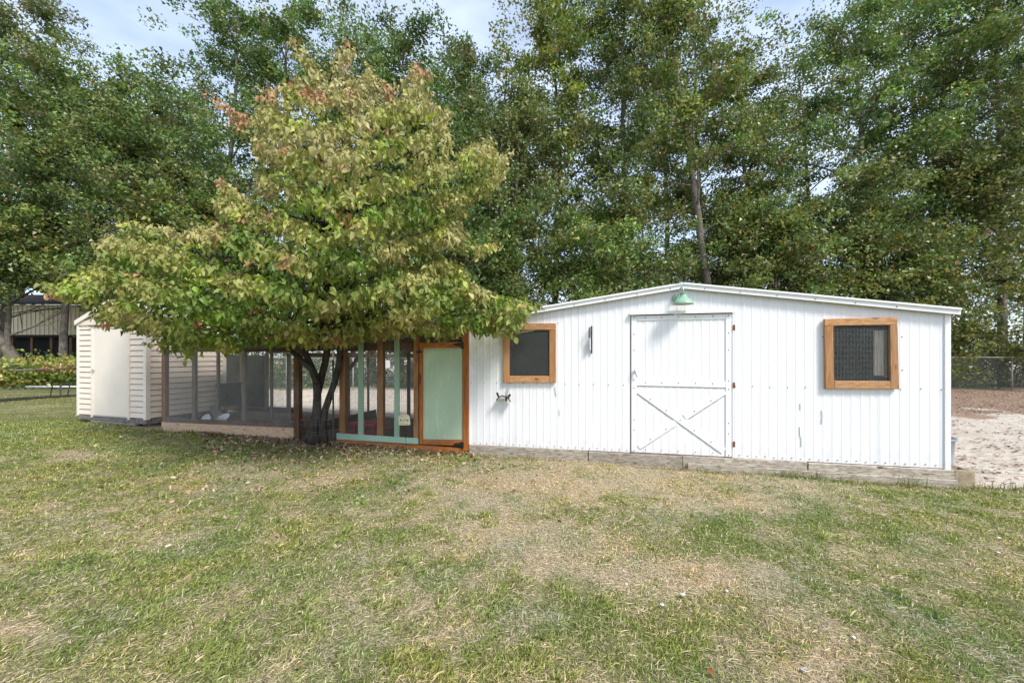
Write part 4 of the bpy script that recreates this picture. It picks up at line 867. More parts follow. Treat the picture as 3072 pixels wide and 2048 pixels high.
T = [ # label, px, depth, height, spread, limbs, leaves, kwargs
 ('dark oak at the left edge whose thick grey trunk leans in over the tan building', 112, 19.6, 10, 3.2, 22, 14000, dict(lean=(-.70, .0), low=.45, r0=.27)),
 ('oak with a straight upright trunk just left of the cream shed', 190, 20.5, 16.5, 4.0, 24, 26000, dict(lean=(.01, 0), low=.30, r0=.17)),
 ('tall oak filling the far left corner of the picture', 10, 22, 22, 4.6, 30, 30000, dict(low=.2)),
 ('open crowned oak behind the cream shed with pale bare limbs showing', 420, 22.5, 16.5, 4.0, 24, 17000, dict(low=.2)),
 ('tree left of the dogwood top with a dark forked trunk against the sky', 640, 21.5, 21.5, 3.9, 26, 20000, dict(lean=(.01, 0), bend=.5)),
 ('dense dark tree directly behind the dogwood tip', 860, 22.5, 22, 3.7, 28, 26000, dict(wts=(5, 5, 2, .5, .2))),
 ('dense green tree just right of the dogwood crown, top below the sky gap', 1200, 21.5, 19.4, 3.9, 28, 28000, dict(wts=(5, 5, 2, .5, .2))),
 ('lower dark tree filling in between dogwood and shed roof', 1330, 20.5, 13.5, 3.4, 24, 20000, dict(wts=(6, 4, 2, .4, .2), low=.08)),
 ('pale yellow green tree rising above the left half of the shed roof', 1660, 23.5, 24, 3.5, 26, 21000, dict(pal=LIGHT, wts=(4, 4, 3, 1, 2), size=.17, low=.35, name='poplar_tree')),
 ('mid green tree in front of the pale one, above the smaller window', 1540, 20.8, 15, 3.3, 24, 24000, dict(low=.1)),
 ('leafy tree standing behind the shed ridge and lamp', 1860, 22, 23, 3.8, 28, 24000, dict(wts=(4, 4, 4, 1.5, .4), low=.22)),
 ('tree with a bare dark curved trunk showing right of the shed ridge', 2180, 20.5, 23.0, 3.6, 26, 22000, dict(bend=-.55, low=.36, r0=.24, wts=(3, 5, 4, 2, 1), lean=(-.10, 0))),
 ('thinner tree below the bright sky gap right of centre', 2290, 22.5, 17.6, 3.9, 24, 17000, dict(low=.25)),
 ('broad dark oak above the larger window, crown higher than the gap', 2560, 21.5, 21.0, 4.2, 28, 26000, dict(low=.24, r0=.28, bend=.4)),
 ('tall oak with a dark trunk near the right side', 2810, 22, 23, 4.2, 28, 22000, dict(low=.3, r0=.26, lean=(.02, 0))),
 ('green tree at the right edge leaning over the fence', 3010, 20.5, 21, 4.3, 28, 26000, dict(low=.18, lean=(-.03, 0))),
 ('outermost tree at the right edge of the picture', 3300, 22, 22, 4.3, 26, 18000, dict()),
 ('short bushy tree behind the right end of the shed roof', 2700, 19.8, 8.0, 3.2, 24, 22000, dict(low=.05, r0=.12, wts=(4, 5, 4, 2, .5))),
 ('small light green tree just above the roof between ridge and window', 2330, 19.8, 8.5, 2.9, 22, 19000, dict(low=.05, r0=.12, wts=(2, 4, 5, 3, .6))),
 ('low dark tree behind the left side of the dogwood', 560, 20.0, 10.5, 3.6, 24, 24000, dict(low=.08, r0=.14)),
 ('low leafy tree behind the left edge vine', 20, 19.6, 9.5, 3.4, 22, 18000, dict(low=.28, r0=.14)),
]
T += [('tall green tree closing the sky gap right of the dogwood tip', 1400, 24.5, 20.2, 3.9, 24, 20000, dict(low=.2)), (' tree low behind the roof slope left of the ridge', 1900, 21.0, 9.0, 3.4, 24, 20000, dict(low=.05, r0=.12)), ('green tree closing the gap left of the dogwood top', 480, 24.5, 17.3, 4.2, 24, 20000, dict()),
 ('dense tree behind the dogwood crown to the right', 1120, 24.0, 17.5, 4.2, 24, 20000, dict()), ('mid green tree standing behind the bare curved trunk', 2120, 24.5, 20.0, 4.2, 24, 20000, dict()), ('low green tree right behind the smaller window end of the roof', 1480, 19.6, 8.0, 3.0, 22, 17000, dict(low=.05, r0=.12)), ('low tree just left of the ridge, behind the door', 1780, 19.7, 8.5, 3.0, 22, 17000, dict(low=.05, r0=.12, wts=(3, 5, 4, 2, .5))),
 ('low tree to the right of the bare curved trunk', 2230, 21.5, 10.0, 3.2, 22, 17000, dict(low=.05, r0=.12)), ('low dark tree under the broad oak', 2520, 20.5, 10.5, 3.3, 22, 18000, dict(low=.05, r0=.12)), ('low tree filling beneath the right hand oaks', 2900, 20.2, 11.5, 3.6, 24, 20000, dict(low=.05, r0=.12, wts=(4, 5, 4, 2, .5))),
 ('far tree glimpsed behind the tan building', 60, 29.5, 17.0, 4.5, 20, 17000, dict()), ('far tree filling the left background above the cream shed', 330, 26.5, 17.5, 4.5, 20, 17000, dict()),
 ('far tree behind the forked trunk left of the dogwood top', 560, 26, 19.5, 4.3, 20, 17000, dict()), ('far tree behind the right side of the dogwood', 1060, 26.5, 21.5, 4.5, 20, 17000, dict()),
 ('far tree behind the pale yellow green one', 1480, 27, 19.5, 4.3, 20, 15000, dict()), ('far tree straight behind the shed ridge', 2000, 26.5, 26, 4.4, 20, 17000, dict()),
 ('far tree behind the gap right of centre', 2420, 27, 21.5, 4.8, 20, 15000, dict()), ('far tree behind the two dark right hand trunks', 2760, 27, 25, 4.8, 22, 17000, dict()), ('far tree at the right edge, furthest back', 3080, 27, 25, 4.6, 20, 15000, dict())]
for i, (lb, px, d, h, sp_, nl, nlf, kw) in enumerate(T): bg_tree(lb, px, d, h, sp_ * 1.12, nl, int(nlf * 1.45) if d < 25 else nlf, seed=100 + i, **kw)
# undergrowth: one dense mass behind the back fence
r = np.random.default_rng(5); n = 175
cx_ = np.concatenate([r.uniform(-24, 34, n - 22), r.uniform(-40, -17, 22)]); cy_ = np.concatenate([r.uniform(19.3, 22.5, n - 22), r.uniform(28.5, 30, 22)]); hh = np.where(cx_ > 9, r.uniform(1.2, 4.0, n), np.where(cy_ > 25, r.uniform(3, 4.5, n), np.where(cx_ < -15, r.uniform(.5, 1.5, n), r.uniform(.9, 3.6, n))))
cen = []; rad = []
for x, y, h in zip(cx_, cy_, hh):
    for q in range(4): cen.append((x + r.normal(0, .5), y + r.normal(0, .3), h * (q + .4) / 4)); rad.append(r.uniform(.6, 1.05))
P, k = crown_points(np.array(cen), np.array(rad), 150000, r, .9); P[:, 2] = np.maximum(P[:, 2], .03); v, f = leaf_quads(P, .13, .55, .6, r)
c = col_mix(len(P), r, G_PAL, (5, 5, 3, 1, 1)) * r.uniform(.7, 1.25, (len(cen), 1))[k]
o = np_mesh('undergrowth', v, f, M_leaf, None, np.repeat(c, 4, 0)); tag(o, 'tangled green undergrowth massed behind the chain link fence', 'undergrowth', kind='stuff')
# vine on the side fence
vt = thing('grape_vine', 'grape vine turning yellow and orange along the side fence at the left', 'vine', (-15.8, 14, 0)); r = np.random.default_rng(8); n = 11000
s = r.uniform(-.25, 1.0, n); bx_ = -15.3 + (-1.4) * s; by_ = 12.0 + 5.0 * s; off = r.normal(0, .28, (n, 2)); zc_ = 1.1 + r.normal(0, .22, n) + .06 * np.sin(s * 19) - .12
P = np.stack([bx_ - .2 + off[:, 0], by_ + .3 + off[:, 1], np.clip(zc_, .62, 1.75)], -1); v, f = leaf_quads(P, .10, .85, .9, r)
fl = fbm(s * 9, P[:, 2] * 2.2 + .5, 77); pal = np.array([(.13, .21, .05), (.26, .32, .06), (.40, .36, .09), (.46, .29, .12)]); ki = np.clip(((fl - .27) * 9 + r.normal(0, .6, n) - 1.2 * (P[:, 2] < 1.0)).astype(int), 0, 3); 
c = pal[ki] * r.uniform(.8, 1.2, (n, 1)); o = np_mesh('vine_leaves', v, f, M_leaf, vt, np.repeat(c, 4, 0)); tag(o, kind='stuff')
mb = MB()
for q in range(6):
    s0 = r.uniform(0, 1); x, y = -15.3 - 1.4 * s0, 12 + 5 * s0; mb.tube([(x, y, 0), (x + .1, y, .5), (x - .05, y + .1, 1.0)], .02, 5)
mb.build('vine_stems', M_bark, vt)

# ------------------------------------------------------------------ dogwood
DG = 6.35; dx0, dy0 = gpt(960, DG); dz0 = g1(dx0, dy0)
dog = thing('dogwood_tree', 'wide spreading dogwood turning olive and red, standing in front of the runs', 'tree', (dx0, dy0, dz0))
def dpt(px, py, d): return np.array([(px - CX) / F * d, d, CZ - (py - HY) / F * d])
mb = MB()
stems = [([(938, 1325), (940, 1290), (950, 1240), (952, 1190), (950, 1140), (930, 1090), (912, 1050), (890, 1000)], [.13, .088, .07, .062, .06, .05, .042, .035], 0),
         ([(972, 1325), (968, 1280), (975, 1230), (992, 1180), (1006, 1140), (1016, 1095), (1020, 1040), (1030, 960), (1040, 800)], [.07, .06, .055, .05, .048, .045, .042, .038, .03], .05),
         ([(950, 1200), (962, 1140), (975, 1090), (985, 1030), (980, 900), (975, 700), (968, 500), (960, 330), (945, 200)], [.05, .058, .055, .06, .055, .045, .035, .022, .008], .12),
         ([(950, 1150), (935, 1110), (900, 1075), (860, 1040)], [.05, .045, .04, .03], -.1)]
for pts_, rr, off in stems: mb.tube([dpt(a, b, DG + off) for a, b in pts_], rr, 10)
mb.build('trunk', M_bark2, dog, True)
poly = np.array([(140, 872), (205, 838), (290, 790), (300, 735), (360, 672), (470, 668), (540, 690), (640, 655), (650, 590), (640, 548), (700, 560), (735, 590), (765, 560), (758, 450), (770, 385), (700, 340), (640, 300), (700, 320),
                 (760, 350), (790, 270), (850, 250), (915, 215), (885, 140), (905, 125), (945, 190), (985, 215), (1020, 150), (1055, 130), (1035, 215), (1060, 250), (1110, 210), (1180, 260), (1250, 190), (1310, 215), (1290, 290), (1345, 330), (1360, 395), (1420, 430),
                 (1480, 430), (1530, 470), (1515, 540), (1430, 590), (1370, 640), (1400, 700), (1490, 735), (1440, 765), (1330, 750), (1400, 800), (1420, 850), (1500, 880), (1600, 912), (1570, 960), (1535, 1005), (1480, 1000), (1400, 985), (1330, 1010), (1240, 1000),
                 (1130, 1010), (1040, 1030), (960, 1030), (900, 1040), (850, 1040), (760, 1035), (680, 1060), (620, 1035), (560, 1070), (500, 1060), (455, 1010), (380, 985), (300, 975), (262, 930), (330, 900), (220, 895), (150, 885)], float)
def inside(p, poly):
    x, y = p[:, 0], p[:, 1]; c = np.zeros(len(p), bool); j = len(poly) - 1
    for i in range(len(poly)):
        xi, yi = poly[i]; xj, yj = poly[j]; c ^= ((yi > y) != (yj > y)) & (x < (xj - xi) * (y - yi) / (yj - yi + 1e-9) + xi); j = i
    return c
def edge_d(p, poly):
    best = np.full(len(p), 1e9)
    for i in range(len(poly)):
        a = poly[i]; b = poly[(i + 1) % len(poly)]; ab = b - a; t = np.clip(((p - a) @ ab) / (ab @ ab), 0, 1); best = np.minimum(best, np.linalg.norm(p - (a + t[:, None] * ab), axis=1))
    return best
r = np.random.default_rng(21)
cand = np.stack([r.uniform(120, 1620, 60000), r.uniform(110, 1080, 60000)], -1); cand = cand[inside(cand, poly)]; ed = edge_d(cand, poly)
phase = (cand[:, 1] - .33 * np.abs(cand[:, 0] - 960) * -1.0 + 40 * fbm(cand[:, 0] / 180, cand[:, 1] / 180, 3)) / 105.0
shelf = .5 + .5 * np.cos(2 * np.pi * phase)
gap = fbm(cand[:, 0] / 85, cand[:, 1] / 60, 61)
keepm = (r.uniform(size=len(cand)) < np.where(cand[:, 1] < 560, .72, 1) * (.16 + .84 * shelf ** 1.6)) & ((gap > np.where(cand[:, 1] > 720, .25, .33)) | (ed < 24)) & (ed > 7)
cand, ed, shelf = cand[keepm], ed[keepm], shelf[keepm]
NODE = 8600; sel = r.choice(len(cand), min(NODE, len(cand)), replace=False); cand, ed, shelf = cand[sel], ed[sel], shelf[sel]
SP = [((878, 122), (955, 250), 16), ((1052, 130), (1035, 235), 14), ((1030, 150), (1000, 260), 8), ((1262, 188), (1225, 320), 16), ((1110, 205), (1090, 280), 8), ((1190, 250), (1170, 330), 8), ((632, 290), (770, 410), 22), ((648, 545), (740, 605), 16), ((132, 866), (300, 872), 22), ((205, 838), (330, 850), 12), ((1605, 912), (1450, 905), 20),
      ((1535, 468), (1390, 545), 24), ((1470, 425), (1380, 470), 12), ((1495, 732), (1370, 745), 16), ((372, 662), (540, 715), 24), ((290, 735), (420, 760), 20), ((300, 790), (420, 800), 16), ((560, 1075), (600, 1030), 8), ((455, 1015), (500, 970), 8), ((1345, 325), (1290, 380), 8), ((790, 262), (860, 330), 12), ((300, 975), (360, 940), 8), ((1540, 1005), (1480, 960), 8), ((1395, 640), (1340, 680), 8), ((660, 560), (700, 600), 8)]
ex = np.concatenate([np.array(a) + np.linspace(0, 1, k)[:, None] * (np.array(b) - np.array(a)) + r.normal(0, 8, (k, 2)) - np.array([0, 6]) for a, b, k in SP])
cand = np.concatenate([cand, ex]); ed = np.concatenate([ed, np.full(len(ex), 12.)]); shelf = np.concatenate([shelf, np.full(len(ex), .9)])
thick = 2.1 * np.sqrt(np.clip(ed / 260, 0, 1)); dep = DG - .1 + thick * (r.uniform(-1, 1, len(cand)) ** 1) - .25 * thick
lowm = cand[:, 1] > 850; dep = dep - np.where(lowm, .35, 0)
z = CZ - (cand[:, 1] - HY) / F * dep; x = (cand[:, 0] - CX) / F * dep
v_ = (x - O2[0]) * V2[0] + (dep - O2[1]) * V2[1]; lim = np.where(z < 2.75, -.22, 9)
a_ = (cand[:, 0] - CX) / F; tmax = (-.22 + O2 @ V2) / (a_ * V2[0] + V2[1]); bad = (z < 2.75) & (v_ > -.22)
dep = np.where(bad, tmax - r.uniform(0, 1.1, len(dep)), dep)
dep = np.maximum(dep, 3.6)
NP = np.stack([(cand[:, 0] - CX) / F * dep, dep, CZ - (cand[:, 1] - HY) / F * dep], -1)
# twigs and boughs
mb = MB(); axis_p = np.array([dpt(a, b, DG + .1) for a, b in ((962, 1010), (978, 950), (980, 880), (975, 700), (968, 500), (955, 300))])
bi = r.choice(len(NP), 120, replace=False)
for i in bi:
    e = NP[i]; j = np.argmin(np.abs(axis_p[:, 2] - (e[2] - .25 * abs(e[0] - dx0)))); s0 = axis_p[j] + np.array([0, 0, r.uniform(-.2, .2)]); m1 = s0 * .65 + e * .35 + np.array([0, 0, .12 * abs(e[0] - s0[0]) * .6]); m2 = s0 * .3 + e * .7 + np.array([0, 0, .10]) + r.normal(0, .05, 3)
    L_ = np.linalg.norm(e - s0); mb.tube([s0, m1, m2, e], [.012 + .006 * L_, .009 + .004 * L_, .008, .004], 5, False)
mb.build('boughs', M_bark2, dog, True)
# leaves: rosettes of drooping folded leaves around each node
LP = 6; nodeid = np.repeat(np.arange(len(NP)), LP); n = len(nodeid)
az = r.uniform(0, 2 * np.pi, n); pit = r.uniform(-1.45, -.05, n) ; d = np.stack([np.cos(az) * np.cos(pit), np.sin(az) * np.cos(pit), np.sin(pit)], -1)
side = unit(np.cross(d, np.array([0, 0, 1.]) + r.normal(0, .75, (n, 3)))); nrm = np.cross(side, d)
ln = r.uniform(.048, .100, n)[:, None]; wd = ln * r.uniform(.2, .35, (n, 1)); fold = r.uniform(.15, .9, (n, 1)); curl = r.uniform(.05, .95, (n, 1))
B = NP[nodeid] + r.normal(0, .028, (n, 3)) + d * .02
def at(f, w): return B + d * ln * f * (1 - .15 * curl) - nrm * ln * curl * f * f + side * wd * w + nrm * wd * abs(w) * fold
V_ = np.stack([at(0, 0), at(.35, 0), at(.7, 0), at(1, 0), at(.3, 1), at(.68, .8), at(.3, -1), at(.68, -.8)], 1)
TF = np.array([(0, 1, 4), (0, 6, 1), (1, 2, 5), (1, 5, 4), (1, 6, 7), (1, 7, 2), (2, 3, 5), (2, 7, 3)])
npx = cand[nodeid]; hgt = np.clip((1000 - npx[:, 1]) / 900, 0, 1); patch = fbm(npx[:, 0] / 90, npx[:, 1] / 70, 91)
dryn = np.clip(.18 + .62 * hgt + 1.7 * (patch - .5) + .5 * (1 - np.clip(edge_d(npx, poly) / 90, 0, 1)) * .6 + r.normal(0, .14, n), 0, 1)[:, None]
low_green = ((shelf[nodeid] < .45) & (npx[:, 1] > 520))[:, None]
dryn = np.where(low_green, dryn * .35, dryn * .92)
green = np.array([.115, .19, .03]); olive = np.array([.29, .30, .072]); tan_ = np.array([.46, .40, .20])
c = np.where(dryn < .5, green + (olive - green) * dryn * 2, olive + (tan_ - olive) * (dryn - .5) * 1.3); c = c * r.uniform(.7, 1.3, (n, 1))
bright = (fbm(npx[:, 0] / 70, npx[:, 1] / 60, 133) > .60)[:, None] & (dryn < .55); c = np.where(bright, c * np.array([1.35, 1.4, 1.0]), c)
redm = (((npx[:, 1] < 300) & (fbm(npx[:, 0] / 40, npx[:, 1] / 40, 7) > .58)) | ((npx[:, 0] < 740) & (npx[:, 1] < 400)) | (r.uniform(size=n) < .005) | (fbm(npx[:, 0] / 45, npx[:, 1] / 25, 144) > .74))[:, None]
c = np.where(redm, np.array([.40, .22, .11]) * r.uniform(.7, 1.3, (n, 1)), c)
vc = np.repeat(c[:, None, :], 8, 1); edge_c = np.clip(c * .55 + np.array([.30, .25, .13]) * .75, 0, .7); ed_amt = np.clip(dryn * 1.1, .05, .85)[:, :, None]
for k in (4, 5, 6, 7, 3): vc[:, k] = vc[:, k] * (1 - ed_amt[:, 0]) + edge_c * ed_amt[:, 0]
order = np.argsort(B[:, 1]); near = np.zeros(n, bool); vis = order[:900]; near[r.choice(vis, 300, replace=False)] = True
rest = ~near; Vr = V_[rest].reshape(-1, 3); Fr = (TF[None] + 8 * np.arange(rest.sum())[:, None, None]).reshape(-1, 3)
o = np_mesh('foliage', Vr, Fr, M_dleaf, dog, vc[rest].reshape(-1, 3)); tag(o, kind='stuff')
for i in np.where(near)[0]: np_mesh('leaf', V_[i], TF, M_dleaf, dog, vc[i])
# wire round the trunk, T-post
wv = thing('wire_guard', 'tangled woven wire guard round the foot of the dogwood trunk', 'wire fence', (dx0, dy0 - .25, dz0)); mb = MB(); r = np.random.default_rng(3)
for y0 in (1175, 1205, 1232, 1258, 1275, 1292, 1306):
    mb.tube([dpt(x_, y0 + r.normal(0, 2) + 4 * math.sin(x_ * .05 + y0), DG - .22 - .1 * math.sin((x_ - 890) / 130 * math.pi)) for x_ in np.linspace(900 if y0 > 1250 else 940, 1018, 9)], .0016, 4)
for x_ in np.linspace(905, 1015, 9):
    mb.tube([dpt(x_ + r.normal(0, 1.5), yy, DG - .22 - .1 * math.sin((x_ - 890) / 130 * math.pi)) for yy in np.linspace(1190 if x_ > 945 else 1255, 1312, 5)], .0015, 4)
mb.build('wires', M_wire, wv)
tp = thing('fence_stake', 'dark green steel fence stake with a white tip beside the dogwood', 'stake', tuple(dpt(1001, 1322, DG - .2))); mb = MB()
a = dpt(1001, 1318, DG - .2); b = dpt(1000, 1078, DG - .2); mb.bar(a, b, .035, .006); mb.bar(a + np.array([0, -.012, 0]), b + np.array([0, -.012, 0]), .006, .024)
for q in range(14): p_ = a + (b - a) * (q + 1) / 15; mb.bar(p_ + np.array([-.008, -.026, 0]), p_ + np.array([.008, -.026, 0]), .008)
mb.build('stake_body', plain('stake_green', (.025, .05, .035), .5), tp); bar('white_tip', M_dish, tp, b + np.array([0, 0, .001]), dpt(1000, 1052, DG - .2), .036, .012)

# ------------------------------------------------------------------ lawn
def in_struct(x, y):
    u = (x - O2[0]) * U2[0] + (y - O2[1]) * U2[1]; v = (x - O2[0]) * V2[0] + (y - O2[1]) * V2[1]
    a = (u > RU0 - .05) & (u < LEN + .02) & (v > -.07); t = (x - CR[0]) * CF[0] + (y - CR[1]) * CF[1]; s = (x - CR[0]) * CS[0] + (y - CR[1]) * CS[1]
    return a | ((t > -.0) & (t < CW) & (s > .0) & (s < CDP))
r = np.random.default_rng(77)
def scatter(n, dmin, dmax, pw, r):
    q = r.uniform(size=n); e = 1 - pw + 1                       # density ~ d^-pw over the frame's widening strip
    d = (dmin ** e + q * (dmax ** e - dmin ** e)) ** (1 / e); x = d * r.uniform(-1.34, 1.34, n); return x, d
def blades(n, r, dmin, dmax, pw, straw):
    x, y = scatter(n, dmin, dmax, pw, r); dr_ = dry_f(x, y); sa = sand_f(x, y); li = litter_shade_f(x, y)
    tuft = fbm(x * 7, y * 7, 55, 3)
    k = ~in_struct(x, y) & (sa < .35) & (r.uniform(size=n) > li * 1.1)
    if straw: k &= r.uniform(size=n) < (.25 + .75 * np.clip(dr_, 0, 1))
    else: k &= r.uniform(size=n) < np.clip(1.08 - .62 * dr_ + 1.2 * (tuft - .5), .06, 1)
    x, y, dr_, tuft = x[k], y[k], dr_[k], tuft[k]; n = len(x); az = r.uniform(0, 2 * np.pi, n)
    if straw: el = r.uniform(-.05, .22, n); ln = r.uniform(.018, .062, n)
    else: el = r.uniform(.1, 1.15, n); ln = r.uniform(.016, .040, n) * (1.15 - .35 * np.clip(dr_, 0, 1)) * (.65 + .7 * tuft + 1.6 * np.clip(tuft - .62, 0, 1) * 5 * r.uniform(0, 1, n))
    d = np.stack([np.cos(az) * np.cos(el), np.sin(az) * np.cos(el), np.sin(el)], -1); s = np.stack([-np.sin(az), np.cos(az), 0 * az], -1)
    w = (.0009 + .00062 * np.maximum(y - 1, 0))[:, None] * r.uniform(.7, 1.4, (n, 1)) * (.62 if straw else 1.2); B = np.stack([x, y, gz(x, y) + (.012 if straw else -.004) * r.uniform(0.2, 1, n)], -1)
    L_ = ln[:, None]; dn = np.array([0, 0, -1.]); m = B + d * L_ * .55; t = B + d * L_ + dn * L_ * (.1 if straw else .22) * r.uniform(.2, 1.4, (n, 1))
    t[:, 2] = np.maximum(t[:, 2], B[:, 2] - .002)
    V = np.stack([B - s * w, B + s * w, m + s * w * .9, t], 1)
    g = np.array([.15, .205, .034]); g2 = np.array([.31, .345, .10]); st = np.array([.72, .62, .40]); st2 = np.array([.36, .28, .17])
    a = r.uniform(size=(n, 1)); gc = g * (1 - a) + g2 * a; b_ = r.uniform(size=(n, 1)); sc = st * b_ + st2 * (1 - b_)
    pr = (.75 if straw else .08) + .42 * np.clip(dr_, 0, 1); isd = (r.uniform(size=n) < pr)[:, None]; c = np.where(isd, sc, gc) * r.uniform(.8, 1.2, (n, 1))
    hue = fbm(x * 2.2, y * 2.2, 99)[:, None]; c = c * (1 + (hue - .5) * np.array([.8, .35, .1]))
    F_ = np.array([(0, 1, 2), (0, 2, 3)]); return V.reshape(-1, 3), (F_[None] + 4 * np.arange(n)[:, None, None]).reshape(-1, 3), np.repeat(c, 4, 0)
v, f, c = blades(400000, r, 1.45, 8.2, 1.1, False); o = np_mesh('lawn_grass', v, f, M_grass, None, c); tag(o, 'short mown green grass of the patchy lawn', 'grass', kind='stuff')
v, f, c = blades(190000, r, 1.45, 8.0, 1.2, True); o = np_mesh('dry_clippings', v, f, M_grass, None, c); tag(o, 'dry straw coloured grass clippings strewn over the lawn', 'clippings', kind='stuff')
v, f, c = blades(45000, r, 8.0, 17, .6, False); k = (v.reshape(-1, 4, 3)[:, 0, 0] < -5); v5 = v.reshape(-1, 4, 3)[k]; c5 = c.reshape(-1, 4, 3)[k]; F_ = np.array([(0, 1, 2), (0, 2, 3)])
o = np_mesh('far_lawn_grass', v5.reshape(-1, 3), (F_[None] + 4 * np.arange(len(v5))[:, None, None]).reshape(-1, 3), M_grass, None, c5.reshape(-1, 3)); tag(o, 'thin grass beyond the cream shed, towards the side fence', 'grass', kind='stuff')
# taller weeds at the foot of the walls
F_ = np.array([(0, 1, 2), (0, 2, 3), (3, 2, 4)])
mb_v = []; mb_c = []; r = np.random.default_rng(14)
for (px, v0, cnt, hgt_) in [(1590, -.1, 40, .10), (2052, -.12, 45, .09), (2130, -.13, 50, .08), (2375, -.13, 60, .13), (2450, -.14, 40, .12), (2560, -.16, 30, .13), (2735, -.15, 55, .17), (2640, -.15, 30, .08), (560, -.14, 60, .10), (640, -.12, 50, .07), (485, -.16, 60, .13), (2300, -.13, 30, .08), (2960, .0, 60, .12), (3040, .05, 60, .12), (2880, -.12, 40, .1), (1480, -.1, 30, .07), (1660, -.1, 30, .06), (0, -.10, 1500, .045), (1, -.12, 500, .07)]:
    u_ = uu(px, v0) if px > 5 else None
    for q in range(cnt):
        x, y, _ = W3((u_ + r.normal(0, .09)) if u_ is not None else r.uniform(RU0, LEN + .1), v0 - abs(r.normal(0, .03)), 0); az = r.uniform(0, 2 * np.pi); el = r.uniform(.7, 1.5); l = hgt_ * r.uniform(.5, 1.4); d = np.array([math.cos(az) * math.cos(el), math.sin(az) * math.cos(el), math.sin(el)]); s = np.array([-math.sin(az), math.cos(az), 0]) * .0022
        B = np.array([x, y, g1(x, y) - .01]); m = B + d * l * .55; t = B + d * l + np.array([d[0], d[1], -.35]) * l * .3
        mb_v.append(np.array([B - s, B + s, m + s, m - s, t])); mb_c.append(np.repeat([np.array((.13, .17, .05)) * r.uniform(.7, 1.4) if r.uniform() < .7 else np.array((.4, .33, .2))], 5, 0))
o = np_mesh('wall_weeds', np.concatenate(mb_v), (F_[None] + 5 * np.arange(len(mb_v))[:, None, None]).reshape(-1, 3), M_grass, None, np.concatenate(mb_c)); tag(o, 'tufts of taller grass along the foot of the sheds', 'weeds', kind='stuff')
# leaf litter
def leaf_flat(P, ln, r, tilt=.35):
    n = len(P); az = r.uniform(0, 2 * np.pi, n); nr = unit(np.array([0, 0, 1.]) + r.normal(0, tilt, (n, 3))); d = unit(np.cross(nr, np.stack([np.cos(az), np.sin(az), 0 * az], -1))); s = np.cross(nr, d); l = ln[:, None]; w = l * .3; cu = r.uniform(-.1, .35, (n, 1))
    def at(f, ww): return P + d * l * (f - .5) + s * w * ww + nr * (l * cu * (abs(ww) * .6 + (f - .5) ** 2 * 1.5) + .006)
    return np.stack([at(0, 0), at(.35, 0), at(.7, 0), at(1, 0), at(.3, 1), at(.68, .8), at(.3, -1), at(.68, -.8)], 1)
def litter(n, px_rng, py_mu, py_sd, r, pal, wts):
    px = r.uniform(*px_rng, n); py = np.abs(r.normal(0, py_sd, n)) + py_mu; d = CZ * F / (py - HY); x = (px - CX) / F * d; k = ~in_struct(x, d); x, d = x[k], d[k]
    P = np.stack([x, d, gz(x, d) + .014], -1); V = leaf_flat(P, r.uniform(.028, .066, len(x)), r, .6); c = col_mix(len(x), r, pal, wts); return V, np.repeat(c[:, None], 8, 1)
r = np.random.default_rng(31); BR = [(.20, .12, .075), (.30, .20, .125), (.40, .30, .20), (.42, .37, .28), (.30, .15, .07), (.10, .06, .04)]
parts_ = [litter(3600, (880, 1120), 1322, 14, r, BR, (5, 4, 3, 1, 1.5, 4)), litter(2600, (1000, 1430), 1326, 22, r, BR, (5, 4, 2, 1, 1, 4)), litter(2400, (600, 1500), 1318, 40, r, BR, (4, 4, 3, 1.5, 1, 2)), litter(380, (300, 1700), 1300, 110, r, BR, (3, 4, 4, 3, 1, 1)), litter(800, (550, 900), 1292, 16, r, BR, (4, 4, 3, 1.5, .6, 2))]
V = np.concatenate([p[0] for p in parts_]); c = np.concatenate([p[1] for p in parts_]); o = np_mesh('leaf_litter', V.reshape(-1, 3), (TF[None] + 8 * np.arange(len(V))[:, None, None]).reshape(-1, 3), M_dead, None, c.reshape(-1, 3)); tag(o, 'brown fallen leaves drifted under the dogwood', 'leaf litter', kind='stuff')
# twigs, needles and debris on the sand
r = np.random.default_rng(41); n = 16000; yy = r.uniform(4.2, 18.0, n); xx = np.where(r.uniform(size=n) < .6, yy * r.uniform(1.05, 1.45, n), yy * r.uniform(-.75, 1.1, n)); k = (sand_f(xx, yy) > .6) & ~in_struct(xx, yy) & (r.uniform(size=n) < np.where(yy > 10.5, 1, np.clip(2.1 * (fbm(xx * 1.2, yy * 3, 66) - .38), .05, 1)))
xx, yy = xx[k], yy[k]; P = np.stack([xx, yy, gz(xx, yy) + .005], -1); V = leaf_flat(P, r.uniform(.02, .065, len(xx)), r, .15); c = col_mix(len(xx), r, [(.10, .06, .04), (.20, .12, .075), (.30, .17, .10), (.40, .30, .22)], (4, 4, 3, 1))
o = np_mesh('yard_debris', V.reshape(-1, 3), (TF[None] + 8 * np.arange(len(V))[:, None, None]).reshape(-1, 3), M_dead, None, np.repeat(c, 8, 0)); tag(o, 'scattered bark, needles and leaves over the pale sand behind the shed', 'debris', kind='stuff')
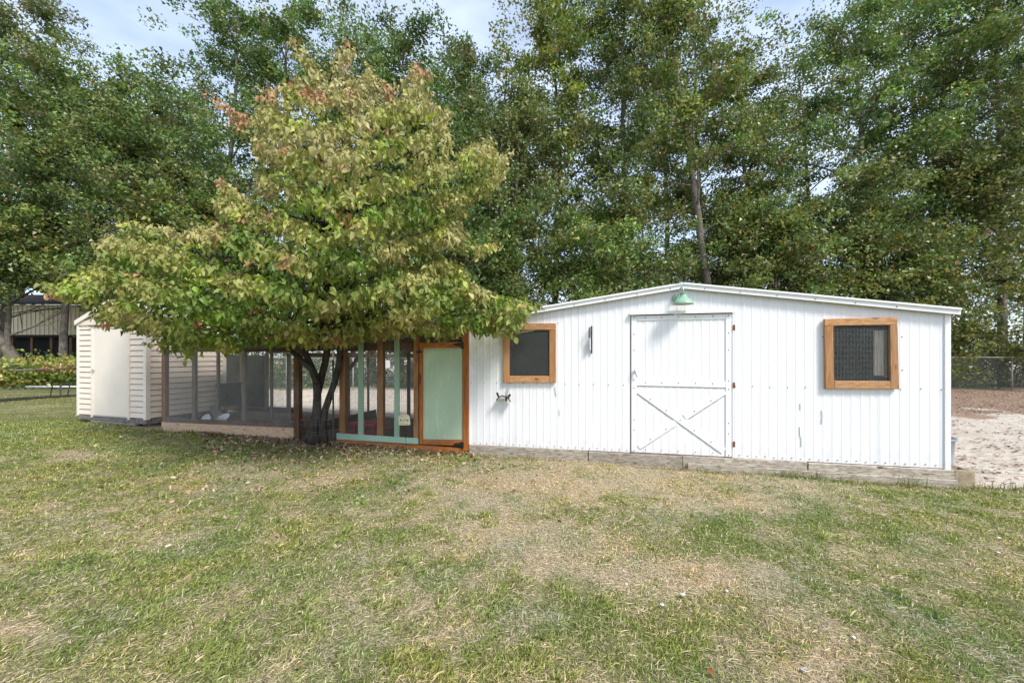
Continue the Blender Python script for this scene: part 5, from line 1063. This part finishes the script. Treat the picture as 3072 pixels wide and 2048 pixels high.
# single leaves on the lawn
for (px, py, cl, lb, sz) in [(898, 2015, (.34, .15, .06), 'orange leaf lying on the lawn near the bottom, left of centre', .042), (2128, 2030, (.22, .08, .04), 'rust red leaf at the bottom edge, right of centre', .036), (424, 1540, (.5, .3, .15), 'tan curled leaf in the middle of the left lawn', .06), (1622, 1922, (.48, .38, .25), 'pale upright dry leaf in the lower middle of the lawn', .07), (1005, 1650, (.6, .52, .38), 'pale cream leaf on the lawn left of centre', .05), (505, 1650, (.6, .52, .38), 'buff leaf flat on the lawn at the left', .05), (2375, 1900, (.4, .2, .12), 'small brown leaf on the lower right lawn', .04)]:
    x, y = px_ground(px, py); V = leaf_flat(np.array([[x, y, g1(x, y) + .028]]), np.array([sz]), r, .5)[0]
    o = np_mesh('fallen_leaf', V, TF, M_dead, None, np.repeat([cl], 8, 0), base=(x, y, g1(x, y))); tag(o, lb, 'leaf')
fe = [(2052, 1796, .05, 'largest white feather clump, low centre right'), (2183, 1783, .03, 'white feather right of the largest clump'), (1988, 1825, .035, 'standing white feather below left of the largest clump'), (2510, 1508, .045, 'pair of white feathers before the right window'), (2605, 1478, .03, 'small upright feather further right than the pair'), (2360, 1476, .03, 'feather nearest the shed wall'), (2675, 1470, .03, 'faint feather before the shed\'s right corner'), (2998, 1622, .035, 'upper feather of two at the right edge'), (2996, 1668, .03, 'lower feather of two at the right edge'), (2406, 2012, .045, 'white feather closest to the bottom edge'), (2568, 1927, .04, 'feather on the lower right lawn in a tan patch'), (1878, 1762, .03, 'flat feather left of the largest clump')]
for (px, py, sz, lb) in fe:
    x, y = px_ground(px, py); b3 = np.array([x, y, g1(x, y) + .018]); mb = MB(); a0 = r.uniform(0, 6.28)
    for q in range(9):
        a = a0 + r.normal(0, .55); d = np.array([math.cos(a), math.sin(a), r.uniform(.0, .5)]) * sz * r.uniform(.3, .6); s = np.array([-math.sin(a), math.cos(a), .2]) * sz * .2; mb.add([b3, b3 + d * .5 + s, b3 + d, b3 + d * .5 - s, ], [(0, 1, 2, 3)])
    o = mb.build('feather', M_feather, None, anchor=(x, y, g1(x, y))); tag(o, lb, 'feather', 'white feathers scattered on the lawn')
